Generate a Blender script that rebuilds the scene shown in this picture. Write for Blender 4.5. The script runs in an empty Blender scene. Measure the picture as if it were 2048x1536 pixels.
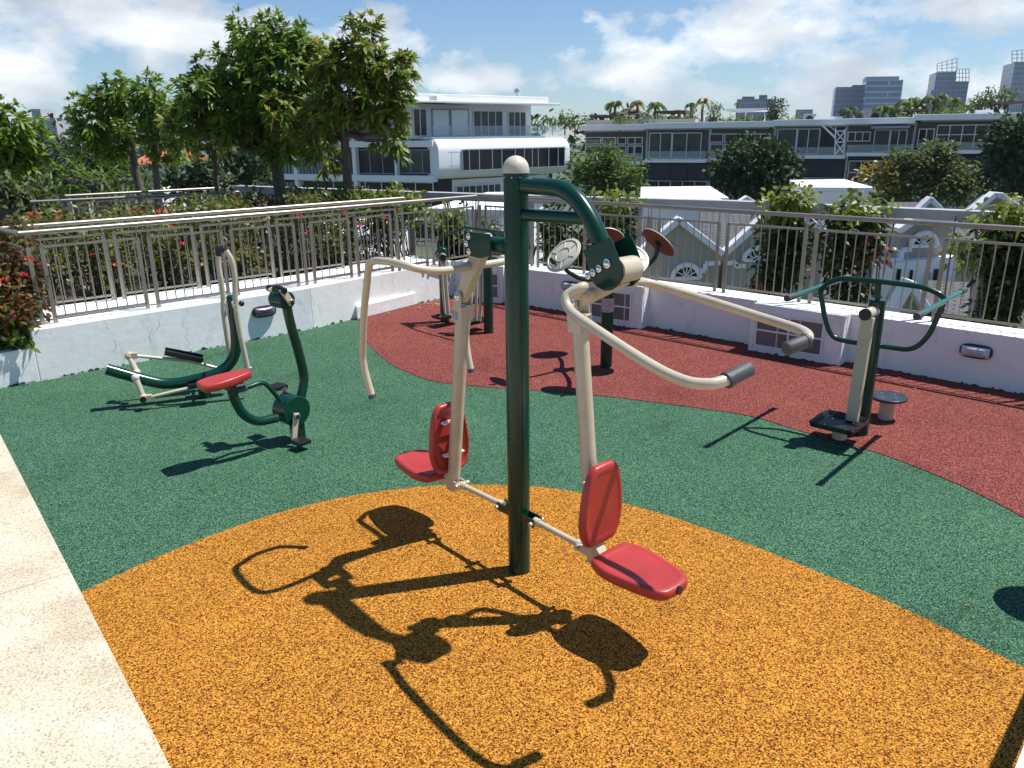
import bpy, bmesh, math, random
from mathutils import Vector as V, Matrix
random.seed(7)
SC=bpy.context.scene; COL=SC.collection
# ---------------------------------------------------------------- camera model (metres, photo measured at 2048x1536)
FL=1539.; EYE=V((0,0,1.95))
_p=math.radians(17.9); _r=math.radians(.65)
FW=V((0,math.cos(_p),-math.sin(_p))); _rt=V((1,0,0)); _up=_rt.cross(FW)
RT=_rt*math.cos(_r)-_up*math.sin(_r); UP=_up*math.cos(_r)+_rt*math.sin(_r)
def ray(x,y): return RT*((x-1024)/FL)-UP*((y-768)/FL)+FW
def gz(x,y,z=0.):
    d=ray(x,y); return EYE+d*((z-EYE.z)/d.z)
def gy(x,y,Y):
    d=ray(x,y); return EYE+d*(Y/d.y)
def gp(x,y,p,n):
    d=ray(x,y); return EYE+d*((V(p)-EYE).dot(n)/d.dot(n))
# ---------------------------------------------------------------- materials
MATS={}
def mat(name,col,rough=.5,metal=0.,noise=0.,nscale=20.,bump=0.,bscale=80.,spec=.5,coat=0.,dirt=None,dscale=3.,damt=.5):
    if name in MATS: return MATS[name]
    m=bpy.data.materials.new(name); m.use_nodes=True; N=m.node_tree.nodes; L=m.node_tree.links
    b=N['Principled BSDF']; b.inputs['Base Color'].default_value=(*col,1); b.inputs['Roughness'].default_value=rough
    b.inputs['Metallic'].default_value=metal; b.inputs['Specular IOR Level'].default_value=spec
    b.inputs['Coat Weight'].default_value=coat; b.inputs['Coat Roughness'].default_value=.1
    tc=N.new('ShaderNodeTexCoord')
    last=None
    if noise>0:
        n=N.new('ShaderNodeTexNoise'); n.inputs['Scale'].default_value=nscale; n.inputs['Detail'].default_value=6
        L.new(tc.outputs['Object'],n.inputs['Vector'])
        r=N.new('ShaderNodeValToRGB'); r.color_ramp.elements[0].position=.3; r.color_ramp.elements[1].position=.7
        r.color_ramp.elements[0].color=(*[c*(1-noise) for c in col],1); r.color_ramp.elements[1].color=(*[min(1,c*(1+noise)) for c in col],1)
        L.new(n.outputs[0],r.inputs[0]); last=r.outputs[0]
    if dirt:
        mpd=N.new('ShaderNodeMapping'); mpd.inputs['Scale'].default_value=(1,1,.45 if 'plaster' in name else 1); L.new(tc.outputs['Object'],mpd.inputs[0])
        n=N.new('ShaderNodeTexNoise'); n.inputs['Scale'].default_value=dscale; n.inputs['Detail'].default_value=10; n.inputs['Roughness'].default_value=.7
        L.new(mpd.outputs[0],n.inputs['Vector'])
        r=N.new('ShaderNodeValToRGB'); r.color_ramp.elements[0].position=.56; r.color_ramp.elements[1].position=.74
        r.color_ramp.elements[0].color=(0,0,0,1); r.color_ramp.elements[1].color=(damt,damt,damt,1)
        L.new(n.outputs[0],r.inputs[0])
        x=N.new('ShaderNodeMix'); x.data_type='RGBA'; L.new(r.outputs[0],x.inputs[0])
        if last: L.new(last,x.inputs[6])
        else: x.inputs[6].default_value=(*col,1)
        x.inputs[7].default_value=(*dirt,1); last=x.outputs[2]
    if last: L.new(last,b.inputs['Base Color'])
    if bump>0:
        n=N.new('ShaderNodeTexNoise'); n.inputs['Scale'].default_value=bscale; n.inputs['Detail'].default_value=4
        L.new(tc.outputs['Object'],n.inputs['Vector'])
        k=N.new('ShaderNodeBump'); k.inputs['Strength'].default_value=bump; k.inputs['Distance'].default_value=.01
        L.new(n.outputs[0],k.inputs['Height']); L.new(k.outputs[0],b.inputs['Normal'])
    MATS[name]=m; return m
def ramp(N,stops):
    r=N.new('ShaderNodeValToRGB'); e=r.color_ramp.elements
    while len(e)<len(stops): e.new(.5)
    for i,(p,c) in enumerate(stops): e[i].position=p; e[i].color=(*c,1)
    return r
def rubber(name,lo,mid,hi):
    m=bpy.data.materials.new(name); m.use_nodes=True; N=m.node_tree.nodes; L=m.node_tree.links; b=N['Principled BSDF']
    tc=N.new('ShaderNodeTexCoord')
    w=N.new('ShaderNodeTexNoise'); w.inputs['Scale'].default_value=165; w.inputs['Detail'].default_value=1
    L.new(tc.outputs['Object'],w.inputs['Vector'])
    v=N.new('ShaderNodeTexVoronoi'); v.inputs['Scale'].default_value=210; v.inputs['Randomness'].default_value=1
    L.new(tc.outputs['Object'],v.inputs['Vector'])
    mx=N.new('ShaderNodeMix'); mx.data_type='FLOAT'; mx.inputs[0].default_value=.4
    L.new(w.outputs[0],mx.inputs[2])
    sp=N.new('ShaderNodeSeparateColor'); L.new(v.outputs['Color'],sp.inputs[0]); L.new(sp.outputs[0],mx.inputs[3])
    r=ramp(N,[(.33,lo),(.50,mid),(.70,hi)]); L.new(mx.outputs[0],r.inputs[0])
    big=N.new('ShaderNodeTexNoise'); big.inputs['Scale'].default_value=1.3; big.inputs['Detail'].default_value=5; L.new(tc.outputs['Object'],big.inputs['Vector'])
    big.inputs['Roughness'].default_value=.65; br=ramp(N,[(.26,(.66,.64,.62)),(.40,(.94,.94,.93)),(.55,(1,1,1)),(.74,(1.16,1.15,1.13))]); L.new(big.outputs[0],br.inputs[0])
    mu=N.new('ShaderNodeMix'); mu.data_type='RGBA'; mu.blend_type='MULTIPLY'; mu.inputs[0].default_value=1
    L.new(r.outputs[0],mu.inputs[6]); L.new(br.outputs[0],mu.inputs[7]); L.new(mu.outputs[2],b.inputs['Base Color'])
    k=N.new('ShaderNodeBump'); k.inputs['Strength'].default_value=.55; k.inputs['Distance'].default_value=.004
    L.new(mx.outputs[0],k.inputs['Height']); L.new(k.outputs[0],b.inputs['Normal'])
    b.inputs['Roughness'].default_value=.9; b.inputs['Specular IOR Level'].default_value=.12
    MATS[name]=m; return m
def leafmat(name,cols,trans=.25,rough=.45):
    m=bpy.data.materials.new(name); m.use_nodes=True; N=m.node_tree.nodes; L=m.node_tree.links; b=N['Principled BSDF']
    g=N.new('ShaderNodeNewGeometry'); n=len(cols)
    r=ramp(N,[(i/(n-1) if n>1 else 0,c) for i,c in enumerate(cols)]); L.new(g.outputs['Random Per Island'],r.inputs[0])
    L.new(r.outputs[0],b.inputs['Base Color']); b.inputs['Roughness'].default_value=rough; b.inputs['Specular IOR Level'].default_value=.4
    t=N.new('ShaderNodeBsdfTranslucent'); hs=N.new('ShaderNodeHueSaturation'); hs.inputs['Value'].default_value=1.6; hs.inputs['Hue'].default_value=.485
    L.new(r.outputs[0],hs.inputs['Color']); L.new(hs.outputs[0],t.inputs[0])
    x=N.new('ShaderNodeMixShader'); x.inputs[0].default_value=trans; L.new(b.outputs[0],x.inputs[1]); L.new(t.outputs[0],x.inputs[2])
    L.new(x.outputs[0],N['Material Output'].inputs[0]); MATS[name]=m; return m
M={}
M['green']=mat('green_paint',(.0012,.038,.024),.26,spec=.35,coat=.15,noise=.10,nscale=9,dirt=(.012,.06,.04),dscale=16,damt=.3)
M['greenl']=mat('light_green_paint',(.012,.12,.085),.3,coat=.4)
M['beige']=mat('beige_paint',(.50,.44,.325),.33,coat=.25,noise=.07,nscale=12,dirt=(.26,.21,.14),dscale=22,damt=.35)
M['cap']=mat('cap_plastic',(.54,.50,.41),.4,noise=.06,nscale=60)
M['red']=mat('red_plastic',(.37,.034,.028),.38,noise=.14,nscale=6,coat=.08,bump=.08,bscale=160,dirt=(.40,.11,.085),dscale=14,damt=.25)
M['redd']=mat('dull_brown_plastic',(.17,.065,.04),.5,noise=.2,nscale=12)
M['black']=mat('black_plastic',(.012,.013,.015),.35)
M['grip']=mat('grip_rubber',(.055,.058,.065),.55,noise=.15,nscale=60,bump=.2,bscale=200)
M['steel']=mat('stainless_steel',(.62,.60,.56),.22,metal=1.,noise=.06,nscale=30)
M['chrome']=mat('bolt_steel',(.8,.8,.8),.12,metal=1.)
M['fence']=mat('fence_steel',(.33,.305,.26),.38,metal=.7,noise=.1,nscale=8)
M['wall']=mat('white_painted_plaster',(.76,.77,.77),.75,noise=.05,nscale=3,bump=.25,bscale=14,dirt=(.30,.31,.29),dscale=6,damt=.5)
M['wallm']=mat('cracked_plaster',(.77,.79,.76),.75,noise=.05,nscale=3,bump=.3,bscale=14,dirt=(.26,.25,.24),dscale=6.5,damt=.45)
M['crack']=mat('crack_dirt',(.10,.10,.095),.9)
M['grime']=mat('wall_foot_grime',(.07,.07,.055),.95,noise=.5,nscale=30)
M['white']=mat('white_render',(.80,.81,.83),.6,noise=.04,nscale=.4,dirt=(.5,.5,.5),dscale=.5,damt=.3)
M['panel']=mat('white_metal_panel',(.80,.82,.85),.3,noise=.02,nscale=1)
M['seam']=mat('panel_seam',(.45,.47,.5),.6)
M['conc']=mat('beam_concrete',(.36,.36,.37),.8,noise=.12,nscale=5,bump=.2,bscale=20,dirt=(.2,.2,.2),dscale=3,damt=.5)
M['greyw']=mat('grey_render',(.38,.35,.31),.8,noise=.06,nscale=1.5,dirt=(.2,.2,.2),dscale=1.5,damt=.4)
M['glass']=mat('dark_glass',(.010,.014,.018),.08,spec=.4,noise=.5,nscale=.35)
M['gglass']=mat('curtained_glass',(.03,.05,.05),.15,spec=.4,noise=.55,nscale=1.2)
M['blind']=mat('navy_blind',(.017,.019,.032),.7,noise=.1,nscale=2)
M['lou']=mat('louvre_grey',(.30,.32,.35),.5)
M['dark']=mat('dark_parts_and_shade',(.02,.02,.022),.8)  # dark wall and housings, also sheets that paint shade on the apartments
M['tower']=mat('tower_glass',(.10,.135,.19),.3,noise=.1,nscale=.03)
M['towerl']=mat('tower_band',(.30,.36,.45),.4)
M['wood']=mat('brown_timber',(.09,.055,.04),.8,noise=.3,nscale=5)
M['terra']=mat('orange_tile',(.42,.12,.06),.8,noise=.2,nscale=4)
M['soil']=mat('planter_soil',(.06,.045,.03),.95,noise=.4,nscale=12,bump=.5,bscale=40)
M['bark']=mat('tree_bark',(.11,.09,.07),.9,noise=.4,nscale=25,bump=.5,bscale=60)
M['twig']=mat('twig_bark',(.17,.13,.09),.9,noise=.3,nscale=30)
M['flower']=leafmat('ixora_petals',[(.55,.03,.05),(.7,.08,.10),(.6,.10,.03)],.2)
M['orangel']=leafmat('croton_leaves',[(.20,.05,.015),(.07,.08,.02),(.26,.09,.02),(.04,.06,.015),(.10,.10,.025),(.14,.06,.02),(.05,.07,.02)],.25)
M['mango']=leafmat('mango_leaves',[(.035,.09,.008),(.07,.15,.012),(.11,.21,.016),(.16,.26,.024),(.22,.28,.035),(.05,.12,.01)],.45)
M['mangoy']=leafmat('yellow_and_sunlit_mango_leaves',[(.05,.11,.012),(.09,.17,.018),(.15,.22,.022),(.24,.26,.035),(.32,.27,.06),(.06,.13,.014),(.09,.17,.018)],.45)
M['darkl']=leafmat('dark_leaves',[(.010,.028,.006),(.018,.045,.009),(.03,.065,.012),(.04,.08,.015)],.2,.7)
M['midl']=leafmat('mid_leaves',[(.035,.075,.008),(.07,.13,.014),(.10,.17,.02),(.14,.21,.025)],.35,.6)
M['olive']=leafmat('olive_leaves',[(.04,.065,.018),(.08,.12,.03),(.12,.16,.04),(.055,.10,.025)],.3,.6)
M['yel']=leafmat('yellow_leaves',[(.35,.24,.02),(.25,.2,.03),(.12,.13,.03),(.4,.3,.05)],.3)
M['hedge']=leafmat('hedge_leaves',[(.025,.045,.01),(.06,.09,.014),(.12,.16,.025),(.15,.11,.035),(.04,.07,.012),(.22,.24,.05),(.07,.11,.018)],.35)
M['lime']=leafmat('lime_leaves',[(.10,.16,.02),(.16,.21,.03),(.22,.25,.04),(.07,.12,.02)],.35)
M['vine']=leafmat('vine_leaves',[(.015,.032,.006),(.03,.06,.01),(.06,.10,.018),(.07,.065,.02),(.04,.075,.012)],.3)
M['dead']=leafmat('withered_leaves',[(.18,.08,.04),(.25,.13,.08),(.12,.06,.03)],.2)
M['litter']=leafmat('fallen_leaves',[(.45,.18,.06),(.5,.3,.12),(.3,.1,.05)],.1)
M['yg']=rubber('orange_rubber',(.05,.014,.004),(.35,.132,.015),(.62,.30,.05))
M['gg']=rubber('green_rubber',(.005,.026,.016),(.027,.085,.047),(.125,.255,.155))
M['rg']=rubber('red_rubber',(.045,.011,.010),(.150,.029,.026),(.36,.125,.10))
def granite():
    m=bpy.data.materials.new('washed_granite'); m.use_nodes=True; N=m.node_tree.nodes; L=m.node_tree.links; b=N['Principled BSDF']
    tc=N.new('ShaderNodeTexCoord')
    a=N.new('ShaderNodeTexNoise'); a.inputs['Scale'].default_value=110; a.inputs['Detail'].default_value=2; L.new(tc.outputs['Object'],a.inputs['Vector'])
    r=ramp(N,[(.30,(.27,.24,.19)),(.42,(.50,.44,.34)),(.6,(.62,.555,.44))]); L.new(a.outputs[0],r.inputs[0])
    c=N.new('ShaderNodeTexNoise'); c.inputs['Scale'].default_value=3; c.inputs['Detail'].default_value=8; L.new(tc.outputs['Object'],c.inputs['Vector'])
    r2=ramp(N,[(.33,(.80,.77,.70)),(.62,(1.06,1.05,1.03))]); L.new(c.outputs[0],r2.inputs[0])
    x=N.new('ShaderNodeMix'); x.data_type='RGBA'; x.blend_type='MULTIPLY'; x.inputs[0].default_value=1; L.new(r.outputs[0],x.inputs[6]); L.new(r2.outputs[0],x.inputs[7])
    L.new(x.outputs[2],b.inputs['Base Color']); b.inputs['Roughness'].default_value=.75
    k=N.new('ShaderNodeBump'); k.inputs['Strength'].default_value=.3; k.inputs['Distance'].default_value=.003; L.new(a.outputs[0],k.inputs['Height']); L.new(k.outputs[0],b.inputs['Normal'])
    return m
M['granite']=granite()
def tiles(name,c1,c2,mort,w,h,rough=.7,angle=0):
    m=bpy.data.materials.new(name); m.use_nodes=True; N=m.node_tree.nodes; L=m.node_tree.links; b=N['Principled BSDF']
    uv=N.new('ShaderNodeUVMap'); t=N.new('ShaderNodeTexBrick'); t.inputs['Scale'].default_value=1; t.inputs['Brick Width'].default_value=w; t.inputs['Row Height'].default_value=h
    t.inputs['Mortar Size'].default_value=min(w,h)*.16; t.inputs['Color1'].default_value=(*c1,1); t.inputs['Color2'].default_value=(*c2,1); t.inputs['Mortar'].default_value=(*mort,1)
    L.new(uv.outputs[0],t.inputs[0]); L.new(t.outputs[0],b.inputs['Base Color']); b.inputs['Roughness'].default_value=rough
    k=N.new('ShaderNodeBump'); k.inputs['Strength'].default_value=.6; k.inputs['Distance'].default_value=.03; k.invert=True; L.new(t.outputs[1],k.inputs['Height']); L.new(k.outputs[0],b.inputs['Normal'])
    return m
M['tile']=tiles('grey_roof_tiles',(.075,.075,.08),(.105,.105,.11),(.02,.02,.022),.32,.17)
M['twin']=tiles('tower_windows',(.09,.13,.20),(.13,.18,.26),(.30,.36,.44),1.7,3.3,.25)
M['twin2']=tiles('tower_bands',(.10,.16,.28),(.14,.22,.36),(.42,.47,.54),30,3.6,.2)
M['gblock']=tiles('glass_bricks',(.10,.10,.10),(.24,.235,.23),(.50,.48,.49),.2,.145,.5)
for _n in M['gblock'].node_tree.nodes:
    if _n.type=='TEX_BRICK': _n.offset=0; _n.inputs['Mortar Size'].default_value=.008
# ---------------------------------------------------------------- mesh builder
class MB:
    def __init__(s): s.v=[]; s.f=[]; s.uv={}
    def add(s,vs,fs):
        o=len(s.v); s.v+= [tuple(p) for p in vs]; s.f+=[tuple(i+o for i in f) for f in fs]; return s
    def quad(s,a,b,c,d,uv=None):
        s.add([a,b,c,d],[(0,1,2,3)])
        if uv: s.uv[len(s.f)-1]=uv
        return s
    def hexa(s,p):  # 8 points: bottom 4 ccw, top 4 ccw
        return s.add(p,[(3,2,1,0),(4,5,6,7),(0,1,5,4),(1,2,6,5),(2,3,7,6),(3,0,4,7)])
    def box(s,c,ex,ey,ez,hx,hy,hz):
        c=V(c); ex,ey,ez=V(ex).normalized()*hx,V(ey).normalized()*hy,V(ez).normalized()*hz
        return s.hexa([c-ex-ey-ez,c+ex-ey-ez,c+ex+ey-ez,c-ex+ey-ez,c-ex-ey+ez,c+ex-ey+ez,c+ex+ey+ez,c-ex+ey+ez])
    def bar(s,a,b,w,h,up=(0,0,1)):
        a,b=V(a),V(b); d=(b-a).normalized(); up=V(up); sd=d.cross(up)
        if sd.length<1e-4: sd=d.cross(V((1,0,0)))
        sd.normalize(); u2=sd.cross(d)
        return s.box((a+b)/2,d,sd,u2,(b-a).length/2,w/2,h/2)
    def tube(s,pts,r,n=14,cap=True):
        pts=[V(p) for p in pts]; rs=r if isinstance(r,(list,tuple)) else [r]*len(pts)
        t0=(pts[1]-pts[0]).normalized(); a=t0.cross(V((0,0,1)))
        if a.length<.05: a=t0.cross(V((1,0,0)))
        a.normalize(); o=len(s.v); prev=t0
        for i,p in enumerate(pts):
            if i==0: t=t0
            elif i==len(pts)-1: t=(pts[i]-pts[i-1]).normalized()
            else: t=((pts[i]-pts[i-1]).normalized()+(pts[i+1]-pts[i]).normalized()).normalized()
            q=prev.rotation_difference(t); a=(q@a); a=(a-t*a.dot(t)).normalized(); prev=t; b=t.cross(a)
            for k in range(n):
                th=2*math.pi*k/n; s.v.append(tuple(p+(a*math.cos(th)+b*math.sin(th))*rs[i]))
        for i in range(len(pts)-1):
            for k in range(n):
                k2=(k+1)%n; s.f.append((o+i*n+k,o+i*n+k2,o+(i+1)*n+k2,o+(i+1)*n+k))
        if cap:
            s.f.append(tuple(o+k for k in reversed(range(n)))); e=o+(len(pts)-1)*n; s.f.append(tuple(e+k for k in range(n)))
        return s
    def cyl(s,a,b,r,n=20,r2=None): return s.tube([a,b],[r,r if r2 is None else r2],n)
    def dome(s,c,r,up=(0,0,1),n=20,m=6,flat=1.):
        up=V(up).normalized(); c=V(c)
        ps=[];rs=[]
        for i in range(m+1):
            a=math.pi/2*i/m; ps.append(c+up*(r*flat*math.sin(a))); rs.append(max(r*math.cos(a),r*.02))
        return s.tube(ps,rs,n)
    def ball(s,c,r,n=14,m=8,up=(0,0,1)):
        up=V(up).normalized(); c=V(c); ps=[];rs=[]
        for i in range(m+1):
            a=-math.pi/2+math.pi*i/m; ps.append(c+up*(r*math.sin(a))); rs.append(max(r*math.cos(a),r*.03))
        return s.tube(ps,rs,n)
    def prism(s,poly,off):   # planar polygon (3d points) extruded by vector
        n=len(poly); off=V(off); vs=[V(p) for p in poly]+[V(p)+off for p in poly]
        nn=(vs[1]-vs[0]).cross(vs[2]-vs[1])
        fs=[tuple(range(n)),tuple(reversed(range(n,2*n)))]+[(i,n+i,n+(i+1)%n,(i+1)%n) for i in range(n)]
        return s.add(vs,fs)
LOC={}
def pieces(mb):
    par=list(range(len(mb.v)))
    def find(i):
        while par[i]!=i: par[i]=par[par[i]]; i=par[i]
        return i
    for f in mb.f:
        a=find(f[0])
        for i in f[1:]: par[find(i)]=a
    groups={}
    for f in mb.f: groups.setdefault(find(f[0]),[]).append(f)
    out=[]
    for fs in groups.values():
        ids=sorted({i for f in fs for i in f}); mp={i:k for k,i in enumerate(ids)}; m=MB(); m.add([mb.v[i] for i in ids],[tuple(mp[i] for i in f) for f in fs]); out.append(m)
    return out
def objs(name,mb,m,parent,**k): return [obj(name,p,m,parent,**k) for p in pieces(mb)]
def obj(name,mb,m,parent=None,smooth=True,bevel=0,ang=35,label=None,cat=None,group=None,kind=None,seg=2,solid=False):
    base=LOC.get(parent.name,V((0,0,0))) if parent else V((0,0,0))
    if parent is None and mb.v:
        n=len(mb.v); base=V((sum(p[0] for p in mb.v)/n,sum(p[1] for p in mb.v)/n,min(p[2] for p in mb.v)))
        if kind=='structure': base=V((0,0,0))
    me=bpy.data.meshes.new(name); me.from_pydata([(p[0]-base.x,p[1]-base.y,p[2]-base.z) for p in mb.v],[],mb.f)
    if mb.uv:
        ul=me.uv_layers.new(name='UVMap')
        for fi,uvs in mb.uv.items():
            for li,uv in zip(me.polygons[fi].loop_indices,uvs): ul.data[li].uv=uv
    if len(mb.v)<20000 and not mb.uv:
        bm=bmesh.new(); bm.from_mesh(me); bmesh.ops.recalc_face_normals(bm,faces=bm.faces); bm.to_mesh(me); bm.free()
    me.materials.append(m)
    if smooth:
        me.shade_smooth(); me.set_sharp_from_angle(angle=math.radians(ang))
    o=bpy.data.objects.new(name,me); COL.objects.link(o)
    if parent: o.parent=parent; LOC[o.name]=base
    else: o.location=base; LOC[o.name]=base
    if bevel:
        b=o.modifiers.new('bevel','BEVEL'); b.width=bevel; b.segments=seg; b.limit_method='ANGLE'; b.angle_limit=math.radians(40)
    if label: o['label']=label
    if cat: o['category']=cat
    if group: o['group']=group
    if kind: o['kind']=kind
    return o
def thing(name,label,cat,loc,group=None):
    o=bpy.data.objects.new(name,None); COL.objects.link(o); o.location=loc; o.empty_display_size=.2
    o['label']=label; o['category']=cat
    if group: o['group']=group
    LOC[o.name]=V(loc); return o
def fil(pts,r=.05,n=6):   # round the corners of a polyline
    pts=[V(p) for p in pts]; out=[pts[0]]
    for i in range(1,len(pts)-1):
        a,b,c=pts[i-1],pts[i],pts[i+1]; rr=min(r,(a-b).length*.49,(c-b).length*.49)
        p=b+(a-b).normalized()*rr; q=b+(c-b).normalized()*rr
        for k in range(n+1):
            t=k/n; out.append(p*(1-t)**2+b*2*t*(1-t)+q*t*t)
    out.append(pts[-1]); return out
def smooth_path(pts,n=6):  # catmull-rom
    pts=[V(p) for p in pts]; P=[pts[0]*2-pts[1]]+pts+[pts[-1]*2-pts[-2]]; out=[]
    for i in range(1,len(P)-2):
        for k in range(n):
            t=k/n; a,b,c,d=P[i-1],P[i],P[i+1],P[i+2]
            out.append(.5*((2*b)+(c-a)*t+(2*a-5*b+4*c-d)*t*t+(3*b-a-3*c+d)*t**3))
    out.append(pts[-1]); return out
Z=V((0,0,1))
# ---------------------------------------------------------------- world, sun, camera
W=bpy.data.worlds.new('World'); SC.world=W; W.use_nodes=True; N=W.node_tree.nodes; L=W.node_tree.links; N.clear()
sky=N.new('ShaderNodeTexSky'); sky.sky_type='NISHITA'; sky.sun_disc=False; sky.sun_elevation=math.radians(62.9); sky.sun_rotation=math.radians(76.5)
sky.air_density=1.0; sky.dust_density=.3; sky.ozone_density=3.0; sky.altitude=300
bg=N.new('ShaderNodeBackground'); bg.inputs[1].default_value=.082; out=N.new('ShaderNodeOutputWorld')
tc=N.new('ShaderNodeTexCoord')
def cloudmask():
    mp=N.new('ShaderNodeMapping'); mp.inputs['Scale'].default_value=(1,1,1.75); L.new(tc.outputs['Generated'],mp.inputs[0])
    n=N.new('ShaderNodeTexNoise'); n.inputs['Scale'].default_value=8.5; n.inputs['Detail'].default_value=11; n.inputs['Roughness'].default_value=.6; L.new(mp.outputs[0],n.inputs['Vector'])
    tot=None
    # soft places where the cloud banks stand (direction, angular radii in az / el degrees, weight)
    for (px,py,wx,wy,w) in [(330,55,330,75,.30),(60,10,220,50,.14),(1780,30,420,85,.28),(60,195,100,42,.30),(320,160,55,30,.16),(640,120,300,50,.06),(960,165,110,30,.27),(1270,150,120,28,.20),(1440,75,120,40,.08),(1600,165,120,40,.16),(1930,175,160,50,.2),(1450,190,120,28,.22),(1150,235,700,30,.04)]:
        d=ray(px,py).normalized(); sd=d.cross(Z).normalized(); up=sd.cross(d)
        a=N.new('ShaderNodeVectorMath'); a.operation='DOT_PRODUCT'; L.new(tc.outputs['Generated'],a.inputs[0]); a.inputs[1].default_value=sd*(FL/wx)
        b=N.new('ShaderNodeVectorMath'); b.operation='DOT_PRODUCT'; L.new(tc.outputs['Generated'],b.inputs[0]); b.inputs[1].default_value=up*(FL/wy)
        a2=N.new('ShaderNodeMath'); a2.operation='MULTIPLY'; L.new(a.outputs['Value'],a2.inputs[0]); L.new(a.outputs['Value'],a2.inputs[1])
        b2=N.new('ShaderNodeMath'); b2.operation='MULTIPLY_ADD'; L.new(b.outputs['Value'],b2.inputs[0]); L.new(b.outputs['Value'],b2.inputs[1]); L.new(a2.outputs[0],b2.inputs[2])
        e=N.new('ShaderNodeMath'); e.operation='MULTIPLY'; L.new(b2.outputs[0],e.inputs[0]); e.inputs[1].default_value=-1
        x=N.new('ShaderNodeMath'); x.operation='EXPONENT'; L.new(e.outputs[0],x.inputs[0])
        ff=N.new('ShaderNodeVectorMath'); ff.operation='DOT_PRODUCT'; L.new(tc.outputs['Generated'],ff.inputs[0]); ff.inputs[1].default_value=d
        g=N.new('ShaderNodeMath'); g.operation='GREATER_THAN'; L.new(ff.outputs['Value'],g.inputs[0]); g.inputs[1].default_value=0
        y=N.new('ShaderNodeMath'); y.operation='MULTIPLY'; L.new(x.outputs[0],y.inputs[0]); L.new(g.outputs[0],y.inputs[1])
        z=N.new('ShaderNodeMath'); z.operation='MULTIPLY_ADD'; L.new(y.outputs[0],z.inputs[0]); z.inputs[1].default_value=w
        if tot is None: z.inputs[2].default_value=0
        else: L.new(tot,z.inputs[2])
        tot=z.outputs[0]
    s=N.new('ShaderNodeMath'); s.operation='ADD'; L.new(n.outputs[0],s.inputs[0]); L.new(tot,s.inputs[1])
    return s.outputs[0]
cm=cloudmask()
cr=ramp(N,[(.635,(0,0,0)),(.69,(.42,.42,.42)),(.80,(.95,.95,.95))]); L.new(cm,cr.inputs[0])
mp2=N.new('ShaderNodeMapping'); mp2.inputs['Scale'].default_value=(1,1,2.4); mp2.inputs['Location'].default_value=(3,1,.03); L.new(tc.outputs['Generated'],mp2.inputs[0])
n2=N.new('ShaderNodeTexNoise'); n2.inputs['Scale'].default_value=6; n2.inputs['Detail'].default_value=7; L.new(mp2.outputs[0],n2.inputs['Vector'])
cc=ramp(N,[(.36,(5.6,6.0,6.5)),(.50,(8.0,8.4,8.8)),(.62,(11,11.4,11.8))]); L.new(n2.outputs[0],cc.inputs[0])
cmx=N.new('ShaderNodeMix'); cmx.data_type='RGBA'; L.new(cr.outputs[0],cmx.inputs[0]); tn=N.new('ShaderNodeMix'); tn.data_type='RGBA'; tn.blend_type='MULTIPLY'; tn.inputs[0].default_value=1; tn.inputs[7].default_value=(.84,.97,1.10,1); L.new(sky.outputs[0],tn.inputs[6]); L.new(tn.outputs[2],cmx.inputs[6]); L.new(cc.outputs[0],cmx.inputs[7])
L.new(cmx.outputs[2],bg.inputs[0]); L.new(bg.outputs[0],out.inputs[0])
SUN=V((.498,.12,1)).normalized()
sl=bpy.data.lights.new('sun','SUN'); sl.energy=5.0; sl.angle=math.radians(.53); sl.color=(1,.965,.9)
so=bpy.data.objects.new('sun',sl); COL.objects.link(so); so.rotation_euler=SUN.to_track_quat('Z','Y').to_euler(); so.location=SUN*30
cd=bpy.data.cameras.new('camera'); co=bpy.data.objects.new('camera',cd); COL.objects.link(co); SC.camera=co
cd.sensor_width=36; cd.lens=FL/2048*36; cd.clip_start=.05; cd.clip_end=5000
co.matrix_world=Matrix(((RT.x,UP.x,-FW.x,EYE.x),(RT.y,UP.y,-FW.y,EYE.y),(RT.z,UP.z,-FW.z,EYE.z),(0,0,0,1)))
SC.view_settings.view_transform='Standard'; SC.view_settings.look='None'; SC.view_settings.exposure=.44; SC.view_settings.gamma=1
# ================================================================ SETTING: rooftop deck
LA=gz(0,778); LD=V((.7289,.6847,0)); LN=V((-.6847,.7289,0))
RA=gz(1500,690); RD=V((.7263,-.6874,0)); RN=V((.6874,.7263,0))
def lw(s,off=0,z=0): return LA+LD*s+LN*off+Z*z
def rw(s,off=0,z=0): return RA+RD*s+RN*off+Z*z
L0=lw(-6); L1=lw(.30); L2=lw(2.9); L3=V((-.72,9.80,0)); R1=V((-.23,9.42,0)); R2=V((.74,8.64,0)); R3=RA.copy(); R4=rw(9)
def flat(name,poly,z,m,**k):
    mb=MB(); mb.add([(p[0],p[1],z) for p in poly],[tuple(range(len(poly)))]); return obj(name,mb,m,smooth=False,kind='structure',**k)
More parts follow.
